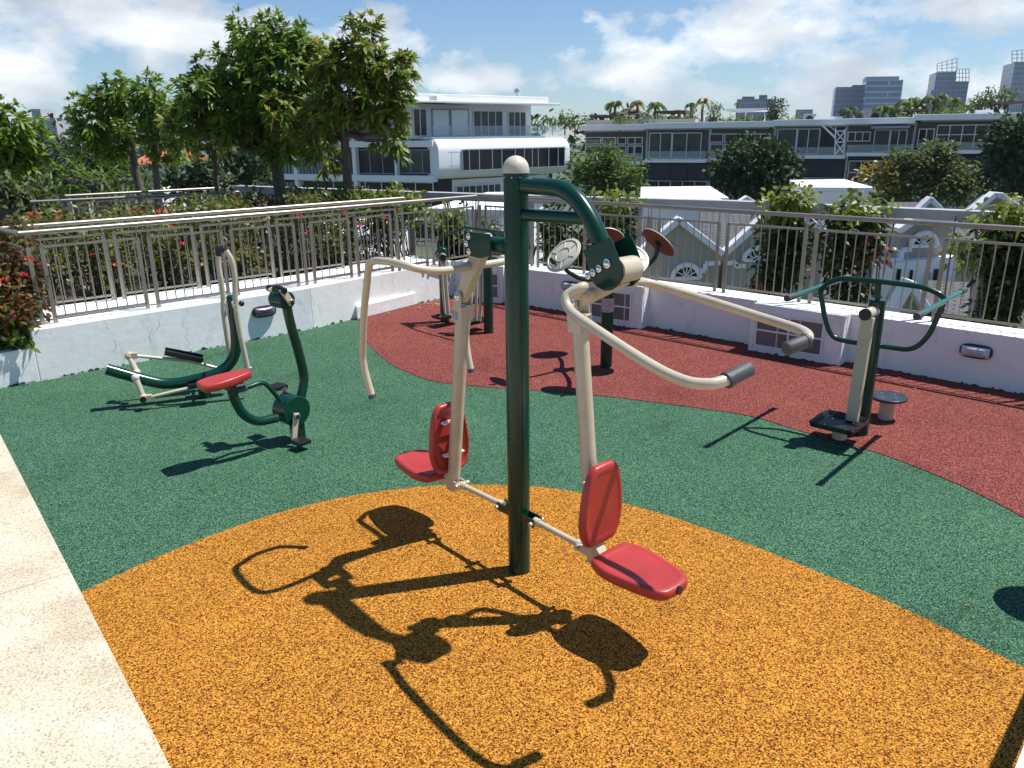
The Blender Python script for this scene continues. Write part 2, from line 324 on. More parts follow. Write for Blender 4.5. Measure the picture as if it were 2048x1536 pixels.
# far ground sheet and the roof slab the deck rests on
flat('ground',[(-1500,-1500),(1500,-1500),(1500,1500),(-1500,1500)],-13,mat('distant_ground',(.07,.09,.05),.9,noise=.4,nscale=.05))
deckpoly=[(-12,-6),(9,-6),(9,.3),tuple(rw(5.0,.35)[:2]),tuple(rw(-1,.35)[:2]),(-.35,9.95),(-1.3,11.2),(-6.0,13.9),(-12,9.0)]
mb=MB(); mb.prism([V((x,y,-.004)) for x,y in deckpoly],(0,0,-1.2)); obj('deck_slab',mb,M['conc'],smooth=False,kind='structure')
K0,K1=gz(0,870),gz(340,1536); KD=(K1-K0).normalized()
_den=KD.x*LD.y-KD.y*LD.x; _s=((LA.x-K0.x)*LD.y-(LA.y-K0.y)*LD.x)/_den
kerbA=K0+KD*_s; kerbB=K1+KD*7; KN=V((-KD.y,KD.x,0))
if KN.x>0: KN=-KN
# granite walkway: three slabs with a narrow joint
def seg(a,b,wd,z,name='walkway'):
    mb=MB(); e=KN*wd
    mb.hexa([a+Z*-.02,b+Z*-.02,b+e+Z*-.02,a+e+Z*-.02,a+Z*z,b+Z*z,b+e+Z*z,a+e+Z*z]); return mb
J=gp(145,1150,K0,KN)
J=gz(145,1148); js=(J-K0).dot(KD)
mb=MB()
for a,b in [(_s-.15,js-2.404),(js-2.4,js-.004),(js,js+2.4),(js+2.404,9)]:
    q=seg(K0+KD*a,K0+KD*b,3.5,.012); mb.add(q.v,q.f)
obj('walkway',mb,M['granite'],smooth=False,kind='structure')
# rubber safety surfacing
gb=[(165,1185),(300,1122),(450,1062),(600,1015),(750,985),(900,971),(1050,973),(1150,985),(1300,1022),(1450,1072),(1600,1130),(1800,1215),(2048,1337),(2200,1420)]
rb=[(715,636),(728,672),(742,694),(765,716),(795,736),(840,755),(880,765),(1000,777),(1140,786),(1300,804),(1450,824),(1520,838),(1600,862),(1750,905),(1870,950),(1960,990),(2048,1036),(2200,1125)]
def curve(px,z):
    b=smooth_path([gz(x,y) for x,y in px],60); rr=random.Random(len(px)); return [p+V((rr.uniform(-.003,.003),rr.uniform(-.004,.004),0)) for p in b]
ylo=curve(gb,0); rlo=curve(rb,0)
kend=K0+KD*8
green=[kerbA,kerbB+KD*1,V((9,-6,0)),V((9,0,0)),rw(6,.05),R3+RN*.05,R2,R1,L3,L2+LN*.05,kerbA+LN*.05]
flat('green_rubber_surface',[(p.x,p.y) for p in green],0,M['gg'])
yel=[K0+KD*((ylo[0]-K0).dot(KD))]+ylo[1:]+[V((6,1.0,0)),V((6,-5,0)),kerbB-KD*1]
flat('orange_rubber_surface',[(p.x,p.y) for p in yel],.004,M['yg'])
red=rlo+[V((5.5,2.6,0)),rw(4.4,.04),rw(3,.04),R3+RN*.04,R2+RN*.04,R1,L3+V((.05,-.05,0))]
flat('red_rubber_surface',[(p.x,p.y) for p in red],.004,M['rg'])
# ---------------------------------------------------------------- perimeter walls
def wallseg(name,a,b,n,h,th,m,label,a2=None,ext=0):
    mb=MB(); cap=MB(); d=(b-a).normalized(); Ln=(b-a).length; k=max(2,int(Ln/.25))
    pts=[a+d*Ln*i/k for i in range(k+1)]
    for i in range(k):
        p,q=pts[i],pts[i+1]
    mb.hexa([a-Z*.02,b-Z*.02,b+n*th-Z*.02,a+n*th-Z*.02,a+Z*h,b+Z*h,b+n*th+Z*h,a+n*th+Z*h])
    return obj(name,mb,m,smooth=False,bevel=.008,label=label,cat='wall')
def crackset(parent,a,d,n,h,Ln,rng,num,spots=()):
    mb=MB(); cnt=0
    lst=[(rng.uniform(.1,Ln-.1),rng.uniform(.0,h*.7)) for _ in range(num)]+list(spots)
    for s0,z0 in lst:
        s,z=s0,z0; up=rng.choice([-1,1,1]); 
        for k in range(rng.randint(2,8)):
            s2=s+rng.uniform(-.035,.035); z2=z+rng.uniform(.01,.07)*up
            if not(.01<z2<h-.01): break
            w=rng.uniform(.0004,.0013); o=-n*.0025
            p=a+d*s+Z*z+o; q=a+d*s2+Z*z2+o; e=d*w
            mb.quad(p-e,p+e,q+e,q-e); s,z=s2,z2; cnt+=1
    return obj('crack',mb,M['crack'],parent,smooth=False,kind='stuff')
def grime(parent,a,d,n,Ln,rng,hmax=.05,dens=34):
    hmax*=.6
    mb=MB()
    for i in range(int(Ln*dens)):
        s=rng.uniform(0,Ln); w=rng.uniform(.006,.03); h=rng.uniform(.006,hmax)*rng.random()
        c=a+d*s-n*.003; m=6
        pts=[c+d*(w*math.cos(math.pi*k/m)*rng.uniform(.7,1.1))+Z*(.004+h*math.sin(math.pi*k/m)*rng.uniform(.6,1.3)) for k in range(m+1)]
        mb.add(pts,[tuple(range(m+1))])
    return obj('grime_patch',mb,M['grime'],parent,smooth=False,kind='stuff')
rg=random.Random(3)
wl=wallseg('low_wall',L1,L2,LN,.445,.95,M['wall'],'weathered white left wall and wide ledge behind the elliptical trainer')
crackset(wl,L1,LD,LN,.44,2.6,rg,3,[(1.25,.05),(1.27,.22),(.9,.1),(.6,.35),(.62,.3),(.15,.38)]); grime(wl,L1,LD,LN,2.6,rg)
d2=(L3-L2).normalized(); n2_=V((-d2.y,d2.x,0))
wl2=wallseg('low_wall',L2,L3,n2_,.447,.8,M['wallm'],'cracked white wall running to the far corner behind the white step')
crackset(wl2,L2,d2,n2_,.44,(L3-L2).length,rg,4,[(1.0,.1),(1.02,.25),(1.15,.2),(1.1,.02),(1.12,.12)]); grime(wl2,L2,d2,n2_,(L3-L2).length,rg)
wl0=wallseg('low_wall',L0,L1,LN,.295,.12,M['wall'],'lower white planter wall at the far left edge below the shrubs')
grime(wl0,lw(-1.2),LD,LN,1.5,rg,.08)
segs=[(L3,R1,'short piece of white wall in the far corner behind the air walker'),(R1,R2,'white wall with an oval lamp behind the disc machine'),(R2,R3,'white wall between the two glass brick boxes'),(R3,R4,'long white wall with a bulkhead lamp on the right')]
for a,b,lb in segs:
    d=(b-a).normalized(); n=V((-d.y,d.x,0)); n=n if n.y>0 else -n
    o=wallseg('low_wall',a,b,n,.44,.32,M['wallm'],lb); Ln=(b-a).length
    crackset(o,a,d,n,.43,min(Ln,3),rg,3); grime(o,a,d,n,min(Ln,3.2),rg,.035)
# ground behind the left wall (planter bed)
flat('planter_bed',[tuple(lw(-6,.95)[:2]),tuple(lw(2.9,.95)[:2]),(-1.35,10.3),(-.9,10.6),(-5.3,13.5),(-12,9.5)],.3,M['soil'])
flat('planter_bed_front',[tuple(lw(-6,.12)[:2]),tuple(lw(.3,.12)[:2]),tuple(lw(.3,.95)[:2]),tuple(lw(-6,.95)[:2])],.27,M['soil'])
# glass brick boxes
def gbox(fa,fb,back,h,label,rows=2):
    d=(fb-fa); Ln=d.length; d.normalize(); n=V((-d.y,d.x,0)); n=n if n.y>0 else -n
    t=thing('glass_brick_box',label,'box',(fa+fb)/2)
    mb=MB(); e=n*back
    mb.hexa([fa,fb,fb+e,fa+e,fa+Z*h,fb+Z*h,fb+e+Z*h,fa+e+Z*h]); b=obj('box_body',mb,M['wallm'],t,smooth=False,bevel=.008)
    w0,w1,z0,z1=Ln*.08,Ln*.80,.07,h-.08
    mb=MB(); o=-n*.006
    A=fa+d*w0+o; B=fa+d*w1+o
    mb.quad(A+Z*z0,B+Z*z0,B+Z*z1,A+Z*z1,[(0,0),((w1-w0),0),((w1-w0),z1-z0),(0,z1-z0)])
    obj('glass_brick_panel',mb,M['gblock'],t,smooth=False)
    mb=MB(); o=-n*.012
    for a2,b2 in [((w0,z0),(w1,z0)),((w0,z1),(w1,z1)),((w0,z0),(w0,z1)),((w1,z0),(w1,z1)),((w0,(z0+z1)/2),(w1,(z0+z1)/2)),(((w0+w1)/2,z0),((w0+w1)/2,z1))]:
        mb.bar(fa+d*a2[0]+Z*a2[1]+o,fa+d*b2[0]+Z*b2[1]+o,.014,.014)
    obj('grille',mb,M['wall'],t,smooth=False)
    crackset(t,fa,d,n,h,Ln,rg,4,[(Ln-.05,.1),(Ln-.04,.25),(.04,.15)]); grime(t,fa,d,n,Ln,rg,.04)
    return t
gbox(V((.83,8.22,0)),V((1.36,7.84,0)),.40,.45,'white box with dark glass bricks standing behind the disc machine')
gbox(V((2.22,6.98,0)),V((2.86,6.43,0)),.40,.45,'white box with dark glass bricks between the chest press grips and the twister')
gbox(V((-.36,9.30,0)),V((-.10,9.22,0)),.2,.45,'small white box with glass bricks in the far corner beside the main pole')
# step
mb=MB(); a=gz(715,640); b=gz(832,610); e=V((-.12,.34,0)); mb.hexa([a,b,b+e,a+e,a+Z*.155,b+Z*.155,b+e+Z*.155,a+e+Z*.155])
o=obj('concrete_step',mb,M['wallm'],smooth=False,bevel=.012,label='low white concrete step against the cracked wall at the red surface edge',cat='step')
# wall lamps
def lamp(c,d,n,label,w=.115,h=.05,tint='steel',lens='lens'):
    t=thing('wall_lamp',label,'lamp',c,'bulkhead lamps on the low walls')
    mb=MB(); pts=[]
    for k in range(20):
        a=2*math.pi*k/20; x=math.copysign(abs(math.cos(a))**.6,math.cos(a))*w; z=math.copysign(abs(math.sin(a))**.6,math.sin(a))*h; pts.append(c+d*x+Z*z)
    mb.prism(pts,-n*.035); obj('housing',mb,M['dark'],t,bevel=.006)
    mb=MB(); c2=c-n*.036; nn=10
    grid=[[c2+d*(w*.86*math.sin(math.pi/2*(i/nn*2-1)))+Z*(h*.72*(j/4-1))*1.0-n*(.03*max(0,math.cos(math.pi/2*(i/nn*2-1)))*math.sqrt(max(0,1-(j/4-1)**2))) for j in range(9)] for i in range(nn+1)]
    vs=[p for r_ in grid for p in r_]; fs=[(i*9+j,i*9+j+1,(i+1)*9+j+1,(i+1)*9+j) for i in range(nn) for j in range(8)]
    mb.add(vs,fs); obj('lens',mb,M[lens],t)
    mb=MB()
    for zz in (-.33,0,.33): 
        mb.tube([c2+d*(w*.9*x)+Z*(h*zz)-n*(.034*math.cos(x*math.pi/2)) for x in [i/5-1 for i in range(11)]],.0035,6)
    obj('guard',mb,M[tint],t)
M['lens2']=mat('violet_lens',(.13,.10,.17),.3,noise=.4,nscale=30)
M['lens']=mat('frosted_lens',(.55,.52,.58),.25,noise=.1,nscale=20)
lamp(gp(527,622,LA,LN)-LN*.001,LD,LN,'oval bulkhead lamp on the left wall behind the exercise bike',.125,.058,tint='dark',lens='lens2')
dR=(R2-R1).normalized(); lamp(gp(1142,572,R2,V((dR.y,-dR.x,0))),dR,V((-dR.y,dR.x,0)),'oval bulkhead lamp on the wall left of the disc machine pole',.115,.055)
lamp(gp(1953,702,RA,RN),RD,RN,'dark framed bulkhead lamp on the right wall beyond the twister',.115,.055)
for o in COL.objects:
    if o.name.startswith('wall_lamp'): pass
# ---------------------------------------------------------------- steel railings
def railing(name,label,path,zb,posts,ztop=1.235,zp=1.115,group=None,bar_sp=.088,zlow=.50,handr=.021,single=False,ends=True):
    """path: (a,b) world; posts: list of s positions of post pairs (pair centre)"""
    a,b=path; d=(b-a).normalized(); t=thing(name,label,'fence',(a+b)/2+Z*zb,group)
    mb=MB(); mb.tube([a+Z*ztop,b+Z*ztop],handr,12); obj('handrail',mb,M['fence'],t)
    gap=.05
    for s in posts:
        for sg in (-1,1):
            p=a+d*(s+sg*gap); mb=MB(); mb.bar(p+Z*zb,p+Z*(zp+.005),.034,.014,up=d.cross(Z)); mb.tube([p+Z*zp,p+Z*(ztop-.01)],.005,6); obj('post',mb,M['fence'],t,smooth=False)
    for s0,s1 in zip(posts[:-1],posts[1:]):
        x0,x1=s0+gap,s1-gap; mb=MB()
        for z in (zlow,zp): mb.bar(a+d*x0+Z*z,a+d*x1+Z*z,.014,.02)
        k=max(1,round((x1-x0)/bar_sp))
        for i in range(1,k): 
            p=a+d*(x0+(x1-x0)*i/k); mb.tube([p+Z*zlow,p+Z*zp],.0052,6,cap=False)
        obj('railing_panel',mb,M['fence'],t)
    return t
# left near railing, follows the left wall then the bent piece to the corner
railing('steel_railing','front stainless railing on the left wall nearest the elliptical trainer',(lw(.38,.14),lw(2.95,.14)),.445,[.10,.97,1.75,2.52],ztop=1.225,zp=1.10,group='stainless railings round the deck')
fa=lw(2.95,.14); fb=V((-.42,9.98,0)); Lb=(fb-fa).length
railing('steel_railing','stainless railing piece meeting the far corner behind the air walker',(fa,fb),.447,[.05,.62,1.19,1.72,Lb-.02],ztop=1.225,zp=1.10,group='stainless railings round the deck')
railing('steel_railing','rear stainless railing on the left white ledge before the hedge',(lw(.36,.82),lw(4.75,.82)),.445,[.05,.9,1.75,2.6,3.5,4.3],ztop=1.215,zp=1.09,group='stainless railings round the deck')
mb=MB(); mb.tube([lw(.38,.14,1.225),lw(.36,.82,1.215)],.021,10)
for z in (.5,1.1): mb.bar(lw(.40,.16,z),lw(.38,.80,z),.014,.02)
for i in range(1,6): mb.tube([lw(.4,.14+.68*i/6,.5),lw(.4,.14+.68*i/6,1.1)],.0042,6)
obj('end_railing',mb,M['fence'],label='short cross railing closing the left end of the two parallel railings',cat='fence')
ra=V((-.36,9.86,0)); 
railing('steel_railing','stainless railing on the wall from the far corner to behind the disc machine',(V((-.40,9.93,0)),rw(-1.45,.15)),.44,[.08,.95,1.75,2.62],group='stainless railings round the deck')
railing('steel_railing','long stainless railing on the right wall above the glass brick box and twister',(rw(-1.45,.15),rw(8,.15)),.44,[.08,1.0,1.87,2.92,4.0,5.0,6.0,7,8],group='stainless railings round the deck')
# far left railings
fa,fb=gz(60,404,1.15),gz(478,384,1.15)
railing('steel_railing','distant stainless railing beyond the hedge in front of the left trees',(V((fa.x,fa.y,0)),V((fb.x,fb.y,0))),.4,[.1,1.2,2.3,(fb-fa).length-.08],ztop=1.15,zp=1.04,group='stainless railings round the deck')
fa,fb=gz(130,392,1.15),gz(440,376,1.15)
railing('steel_railing','furthest stainless railing on the left under the leaning trees',(V((fa.x,fa.y,0)),V((fb.x,fb.y,0))),.4,[.1,1.2,2.3,(fb-fa).length-.08],ztop=1.15,zp=1.04,group='stainless railings round the deck')
# ---------------------------------------------------------------- outer concrete trellis beam
def beamseg(pts,label,cols):
    t=thing('trellis_beam',label,'beam',(pts[0]+pts[-1])/2)
    mb=MB()
    for a,b in zip(pts[:-1],pts[1:]): mb.bar(a,b,.16,.10)
    obj('beam',mb,M['conc'],t,smooth=False,bevel=.006)
    for c in cols:
        mb=MB(); mb.bar(c-Z*.052,V((c.x,c.y,-1.2)),.10,.10,up=(0,1,0)); obj('column',mb,M['conc'],t,smooth=False,bevel=.004)
Bc=(gz(1090,397,1.15)+gz(1000,398,1.15))/2
bl=gz(475,377,1.15); br_=gz(1450,409,1.15); br2=gz(2048,436,1.15); br3=br2+(br2-br_)*1.5
beamseg([bl,Bc-Z*.0],'grey concrete beam running behind the trees above the left hedge',[bl,bl.lerp(Bc,.33),bl.lerp(Bc,.66)])
k1,k2,k3=gz(1232,405,1.15),gz(1565,414,1.15),gz(1745,424,1.15)
beamseg([Bc+V((.02,.0,0)),br_,br2,br3],'grey concrete beam carrying climbing plants outside the right railing',[Bc+V((.1,-.02,0)),k1,k2,k3,gz(1985,434,1.15)])
# ================================================================ EXERCISE MACHINES
P=V((.025,3.18,0)); U=V((.667,-.745,0)).normalized(); Vv=V((.745,.667,0)).normalized()
def q(u,v,z): return P+U*u+Vv*v+Z*z
def bolt(mb,c,n,r=.012): 
    mb.tube([c,c+n*.006,c+n*.0065]+[c+n*(.006+r*.8*math.sin(a)) for a in (.3,.7,1.1,1.5)],[r*1.25,r*1.25,r]+[r*math.cos(a) for a in (.3,.7,1.1,1.5)],16)
T1=thing('chest_press_machine','double seated chest press with green pole beige levers and red seats in the centre','exercise machine',P)
mb=MB(); mb.cyl(P-Z*.02,P+Z*1.812,.0505,40); pole=obj('pole',mb,M['green'],T1)
mb=MB(); mb.cyl(P+Z*1.808,P+Z*1.822,.0535,36); mb.dome(P+Z*1.822,.0525,Z,36,10); obj('pole_cap',mb,M['cap'],T1)
mb=MB()
for a in (200,250,290,340): 
    dd=V((math.cos(math.radians(a)),math.sin(math.radians(a)),0)); mb.dome(P+dd*.0495+Z*1.792,.0035,dd,8,3)
objs('rivet',mb,M['chrome'],pole)
# --- right arm
mb=MB(); arm=fil([q(.03,0,1.762),q(.30,0,1.757),q(.425,0,1.64),q(.505,0,1.49)],.14,10); mb.tube(arm,.0335,24); obj('arm_tube',mb,M['green'],T1)
mb=MB(); mb.tube([q(.03,0,1.645),q(.415,0,1.655)],.0245,20); obj('brace_tube',mb,M['green'],T1)
mb=MB(); mb.tube([q(.052,0,1.762),q(.0505,0,1.762)],.038,24); mb.tube([q(.046,0,1.645),q(.055,0,1.645)],.028,24); mb.tube([q(-.046,0,1.51),q(-.06,0,1.51)],.038,24); objs('weld_collar',mb,M['green'],T1)
def uvz(px,py,v):
    w=gp(px,py,P+Vv*v,Vv)-P; return w.dot(U),w.z
poly=[(1168,500),(1222,474),(1233,500),(1246,535),(1247,552),(1240,568),(1226,580),(1210,581),(1196,573),(1186,562),(1181,545),(1175,520)]
pl=[uvz(x,y,-.052) for x,y in poly]
for sg in (-1,1):
    mb=MB(); mb.prism([q(a,sg*.052,z) for a,z in pl],Vv*(.007*sg)); obj('bracket_plate',mb,M['green'],T1,smooth=False,bevel=.0015)
mb=MB(); a0,a1=pl[0],pl[1]; e=pl[11]
mb.bar(q(a0[0]+.004,0,a0[1]-.002),q(e[0]+.004,0,e[1]),.104,.006,up=U); mb.box(q((a0[0]+a1[0])/2-.03,0,(a0[1]+a1[1])/2-.012),V((U.x,U.y,.0)),Vv,Z,.03,.0515,.004); obj('bracket_web',mb,M['green'],T1,smooth=False)
dru=uvz(1238,541,-.045); dc=(dru[0]-.012,dru[1]-.003)
mb=MB(); mb.cyl(q(dc[0],-.0505,dc[1]),q(dc[0],.0505,dc[1]),.046,32); obj('pivot_drum',mb,M['beige'],T1)
mb=MB()
for x,y in [(1177,551),(1187,545),(1199,537),(1215,527)]:
    a,z=uvz(x,y,-.0595); 
    for sg in (-1,1): bolt(mb,q(a,sg*.0592,z),Vv*sg,.0105 if x!=1215 else .013)
objs('bolt',mb,M['chrome'],T1)
# --- right lever, handles, post
lv=[uvz(x,y,0) for x,y in [(1236,556),(1165,612)]]
def lever(s,pv0,pv1,w0,w1,name='lever'):
    """tapering box lever in the u-z plane"""
    a=V((pv0[0],pv0[1])); b=V((pv1[0],pv1[1])); d=(b-a).normalized(); nn=V((-d.y,d.x))
    pts=[a+nn*w0,a-nn*w0,b-nn*w1,b+d*w1*.8-nn*w1*.6,b+d*w1*.8+nn*w1*.6,b+nn*w1]
    mb=MB(); mb.prism([q(p.x,-.022,p.y) for p in pts],Vv*.044); return obj(name,mb,M['beige'],T1,smooth=False,bevel=.003)
lever(1,(dc[0]-.01,dc[1]-.02),(.365,1.345),.040,.026)
def px(x,y,v): return gp(x,y,P+Vv*v,Vv)
near=[px(1252,566,.03)+(q(.44,0,1.385)-px(1252,566,.03)),q(.43,-.10,1.388),px(1168,573,-.15),px(1133,592,-.205),px(1140,620,-.225),px(1180,651,-.26),px(1300,729,-.31),px(1370,762,-.315),px(1415,768,-.29),px(1440,764,-.26),px(1460,757,-.225)]
np_=smooth_path(near,6)
far=[q(.44,0,1.385),q(.43,.10,1.39),px(1238,569,.16),px(1268,563,.205),px(1300,567,.29),px(1400,596,.365),px(1520,634,.38),px(1575,651,.355),px(1605,662,.315),px(1617,673,.26),px(1607,684,.22)]
fp_=smooth_path(far,6)
mb=MB(); mb.tube(list(reversed(np_))+fp_[1:],.0175,18); hb=obj('handlebar',mb,M['beige'],T1)
for pp,(ex,ey,ev) in ((np_,(1500,736,-.15)),(fp_,(1572,698,.145))):
    a=pp[-1]; b=px(ex,ey,ev); a2=a-(b-a)*.12; mb=MB(); mb.tube([a2,a2+(b-a2)*.02,b-(b-a).normalized()*.004,b],[.0215,.0235,.0235,.021],20); mb.tube([a2-(b-a).normalized()*.006,a2+(b-a).normalized()*.006],.026,20); obj('grip',mb,M['grip'],T1)
mb=MB(); mb.tube([q(.44,-.055,1.386),q(.44,.055,1.386)],.021,18); obj('handle_clamp',mb,M['beige'],T1)
def swing_post(top,bot,sgn):
    """clevis + hanging post, top/bot=(u,z)"""
    a=q(top[0],0,top[1]); b=q(bot[0],0,bot[1]); d=(b-a).normalized(); sd=U*sgn
    t=thing  # noqa
    mb=MB()
    for sg in (-1,1):
        c=a+Vv*(.029*sg); mb.prism([c+U*(.024*math.cos(th))+Z*(.024*math.sin(th)) for th in [math.pi*k/8 for k in range(9)]]+[c-U*.024+d*.06,c-U*-.024+d*.06][0:0]+[c-U*.026+d*.075,c+U*.026+d*.075],Vv*(.006*sg))
    mb.box(a+d*.083,Vv,U,d,.036,.034,.036)
    obj('clevis',mb,M['beige'],T1,bevel=.002)
    mb=MB(); mb.tube([a+d*.07,b],.0325,26); mb.tube([b,b+d*.006],.034,26); ob=obj('swing_post',mb,M['beige'],T1)
    mb=MB()
    for sg in (-1,1): bolt(mb,a+Vv*(.035*sg),Vv*sg,.014)
    objs('pivot_bolt',mb,M['chrome'],T1)
    return a,b,d
aR,bR,dRr=swing_post((.352,1.338),(.468,.265),1)
mb=MB(); mb.add([aR+dRr*.065-Vv*.0365+U*.02+Z*.0,aR+dRr*.065-Vv*.0365-U*.02,aR+dRr*.105-Vv*.0365-U*.02,aR+dRr*.105-Vv*.0365+U*.02],[(0,1,2,3)]); 
# --- pads
def pad(name,fr,prof,th,m,bulge=.012,inset=.018,parent=None,hollow=False):
    """fr=(origin,axis_len,axis_wid,normal); prof=[(t,halfwidth,centre shift)]"""
    o,ax,aw,nm=fr; ring=[(t,w,c) for t,w,c in prof]
    left=[(t,c-w) for t,w,c in ring]; right=[(t,c+w) for t,w,c in reversed(ring)]
    out=smooth_closed(left+right,4); n=len(out)
    cx=sum(p[0] for p in out)/n; cy=sum(p[1] for p in out)/n
    L_=[]
    levels=[(-th+.014,.70),(-th+.012,.86),(-th,.90),(-th,.955),(-th*.88,.985),(-th*.45,1.0),(-.009,.995),(-.003,.975),(0,.945),(.0012,.88),(.0022,.82)]
    mb=MB()
    for h,s in levels:
        for (x,y) in out: L_.append(o+ax*(cx+(x-cx)*s)+aw*(cy+(y-cy)*s)+nm*h)
    # raised rim then dished centre
    for h,s in [(.0002,.79),(-.0008,.74),(-.0012,.5),(-.0012,.2)]:
        for (x,y) in out: L_.append(o+ax*(cx+(x-cx)*s)+aw*(cy+(y-cy)*s)+nm*h)
    fs=[]; k=len(levels)+4
    for i in range(k-1):
        for j in range(n): fs.append((i*n+j,i*n+(j+1)%n,(i+1)*n+(j+1)%n,(i+1)*n+j))
    fs.append(tuple(reversed(range(n)))); fs.append(tuple((k-1)*n+j for j in range(n)))
    mb.add(L_,fs); return obj(name,mb,m,parent or T1,ang=60)
def smooth_closed(pts,n):
    k=len(pts); out=[]
    for i in range(k):
        a,b,c,d=[V(pts[(i+j)%k]) for j in (-1,0,1,2)]
        for s in range(n):
            t=s/n; p=.5*((2*b)+(c-a)*t+(2*a-5*b+4*c-d)*t*t+(3*b-a-3*c+d)*t**3); out.append((p.x,p.y))
    return out
def seatset(sgn,off,ucen,name_back='backrest',zs=.04):
    Us=U*sgn; Vs=Vv*sgn
    # backrest: length axis z, facing outward
    bo=P+Us*ucen+Z*(.305+zs); up=(Z-Us*(-.03)).normalized()
    b=pad(name_back,(bo,up,Vs,Us),[(.0,.052,off),(.02,.092,off),(.10,.118,off),(.21,.112,off),(.31,.090,off),(.352,.062,off),(.36,.03,off)],.034,M['red'])
    so=P+Us*(ucen+.025)+Z*(.292+zs); ax=(Us-Z*.02).normalized()
    s=pad('seat',(so,ax,Vs,Z),[(.0,.075,off),(.02,.112,off),(.10,.132,off),(.20,.122,off),(.31,.098,off),(.35,.072,off),(.36,.03,off)],.042,M['red'])
    # brackets carrying seat and backrest
    mb=MB()
    for z in (.45,.62): mb.bar(P+Us*(ucen-.038)-Vs*(.055-off)+Z*z,P+Us*(ucen-.038)+Vs*(.055+off)+Z*z,.006,.014,up=Z)
    for z in (.45,.62):
        for w in (-.05,.05): mb.bar(P+Us*(ucen-.06)+Vs*(w+off)+Z*z,P+Us*(ucen-.03)+Vs*(w+off)+Z*z,.018,.006)
    obj('backrest_bracket',mb,M['white'],T1,smooth=False)
    mb=MB(); mb.bar(P+Us*(ucen-.05)+Z*(.235+zs),P+Us*(ucen+.32)+Z*(.245+zs),.035,.03); mb.bar(P+Us*(ucen-.055)+Z*(.235+zs),P+Us*(ucen-.0)+Z*(.29+zs),.05,.05,up=Us); obj('seat_support',mb,M['beige'],T1,smooth=False,bevel=.003)
    mb=MB(); mb.tube([P+Us*(ucen+.33)+Vs*off+Z*(.262+zs),P+Us*(ucen+.392)+Vs*off+Z*(.268+zs)],.017,14); obj('end_stop',mb,M['black'],T1)
    return b,s
seatset(1,.008,.500)
# --- left station
for sg in (-1,1):
    mb=MB(); mb.prism([q(a,sg*.048,z) for a,z in [(-.105,1.472),(-.105,1.562),(-.235,1.562),(-.262,1.545),(-.272,1.51),(-.262,1.475),(-.235,1.458),(-.17,1.455)]],Vv*(.007*sg)); obj('bracket_plate',mb,M['green'],T1,smooth=False,bevel=.0015)
mb=MB(); mb.cyl(q(-.03,0,1.51),q(-.15,0,1.51),.036,24); obj('stub_tube',mb,M['green'],T1)
mb=MB(); mb.cyl(q(-.225,-.0465,1.508),q(-.225,.0465,1.508),.042,28); obj('pivot_drum',mb,M['beige'],T1)
mb=MB()
for z in (1.478,1.51,1.542):
    for sg in (-1,1): bolt(mb,q(-.255+abs(z-1.51)*.5,sg*.0552,z),Vv*sg,.0105)
objs('bolt',mb,M['chrome'],T1)
lever(-1,(-.222,1.49),(-.372,1.245),.038,.026)
half=[q(-.285,0,1.405),q(-.28,.10,1.403),q(-.275,.20,1.408),q(-.28,.29,1.425),q(-.315,.338,1.442),q(-.42,.350,1.447),q(-.54,.346,1.436),q(-.60,.338,1.405),q(-.634,.331,1.335),q(-.70,.318,1.185),q(-.742,.316,.99),q(-.746,.314,.92),q(-.728,.31,.84),q(-.701,.306,.762)]
hp=smooth_path(half,6)
mirror=[P+U*((p-P).dot(U))-Vv*((p-P).dot(Vv))+Z*p.z for p in hp]
mb=MB(); mb.tube(list(reversed(mirror))+hp[1:],.0165,18); obj('handlebar',mb,M['beige'],T1)
mb=MB(); mb.tube([q(-.29,-.055,1.405),q(-.29,.055,1.405)],.021,18); obj('handle_clamp',mb,M['beige'],T1)
for pp in (hp,mirror):
    e=(pp[-1]-pp[-2]).normalized(); mb=MB(); mb.tube([pp[-1]-e*.012,pp[-1]+e*.008],.019,18); obj('end_cap',mb,M['grip'],T1)
swing_post((-.360,1.262),(-.492,.262),-1)
seatset(-1,.0,.525)
# sticker on clevis (grey printed label, plain)
mb=MB(); _c=q(-.385,-.0385,1.17); mb.box(_c,U,Z,Vv,.020,.017,.001); obj('label_sticker',mb,M['lou'],T1,smooth=False)
# --- lower linkage
mb=MB()
for sg in (-1,1):
    for w in (-.024,.024): mb.bar(q(sg*.03,w,.30),q(sg*.125,w,.30),.005,.04,up=Z)
obj('link_bracket',mb,M['green'],T1,smooth=False)
for sg,ue in ((1,.43),(-1,-.455)):
    mb=MB(); mb.tube([q(sg*.12,0,.300),q(ue-.05*sg,0,.296)],.0135,16); mb.tube([q(sg*.105,0,.300),q(sg*.14,0,.3)],.019,16); mb.tube([q(ue-.065*sg,0,.296),q(ue-.03*sg,0,.296)],.019,16)
    for uu in (sg*.115,ue-.035*sg): mb.tube([q(uu,-.042,.300),q(uu,.042,.300)],.0095,12)
    for w in (-.024,.024): mb.bar(q(ue-.045*sg,w,.296),q(ue+.03*sg,w,.296),.005,.03,up=Z)
    obj('link_rod',mb,M['beige'],T1,ang=30)
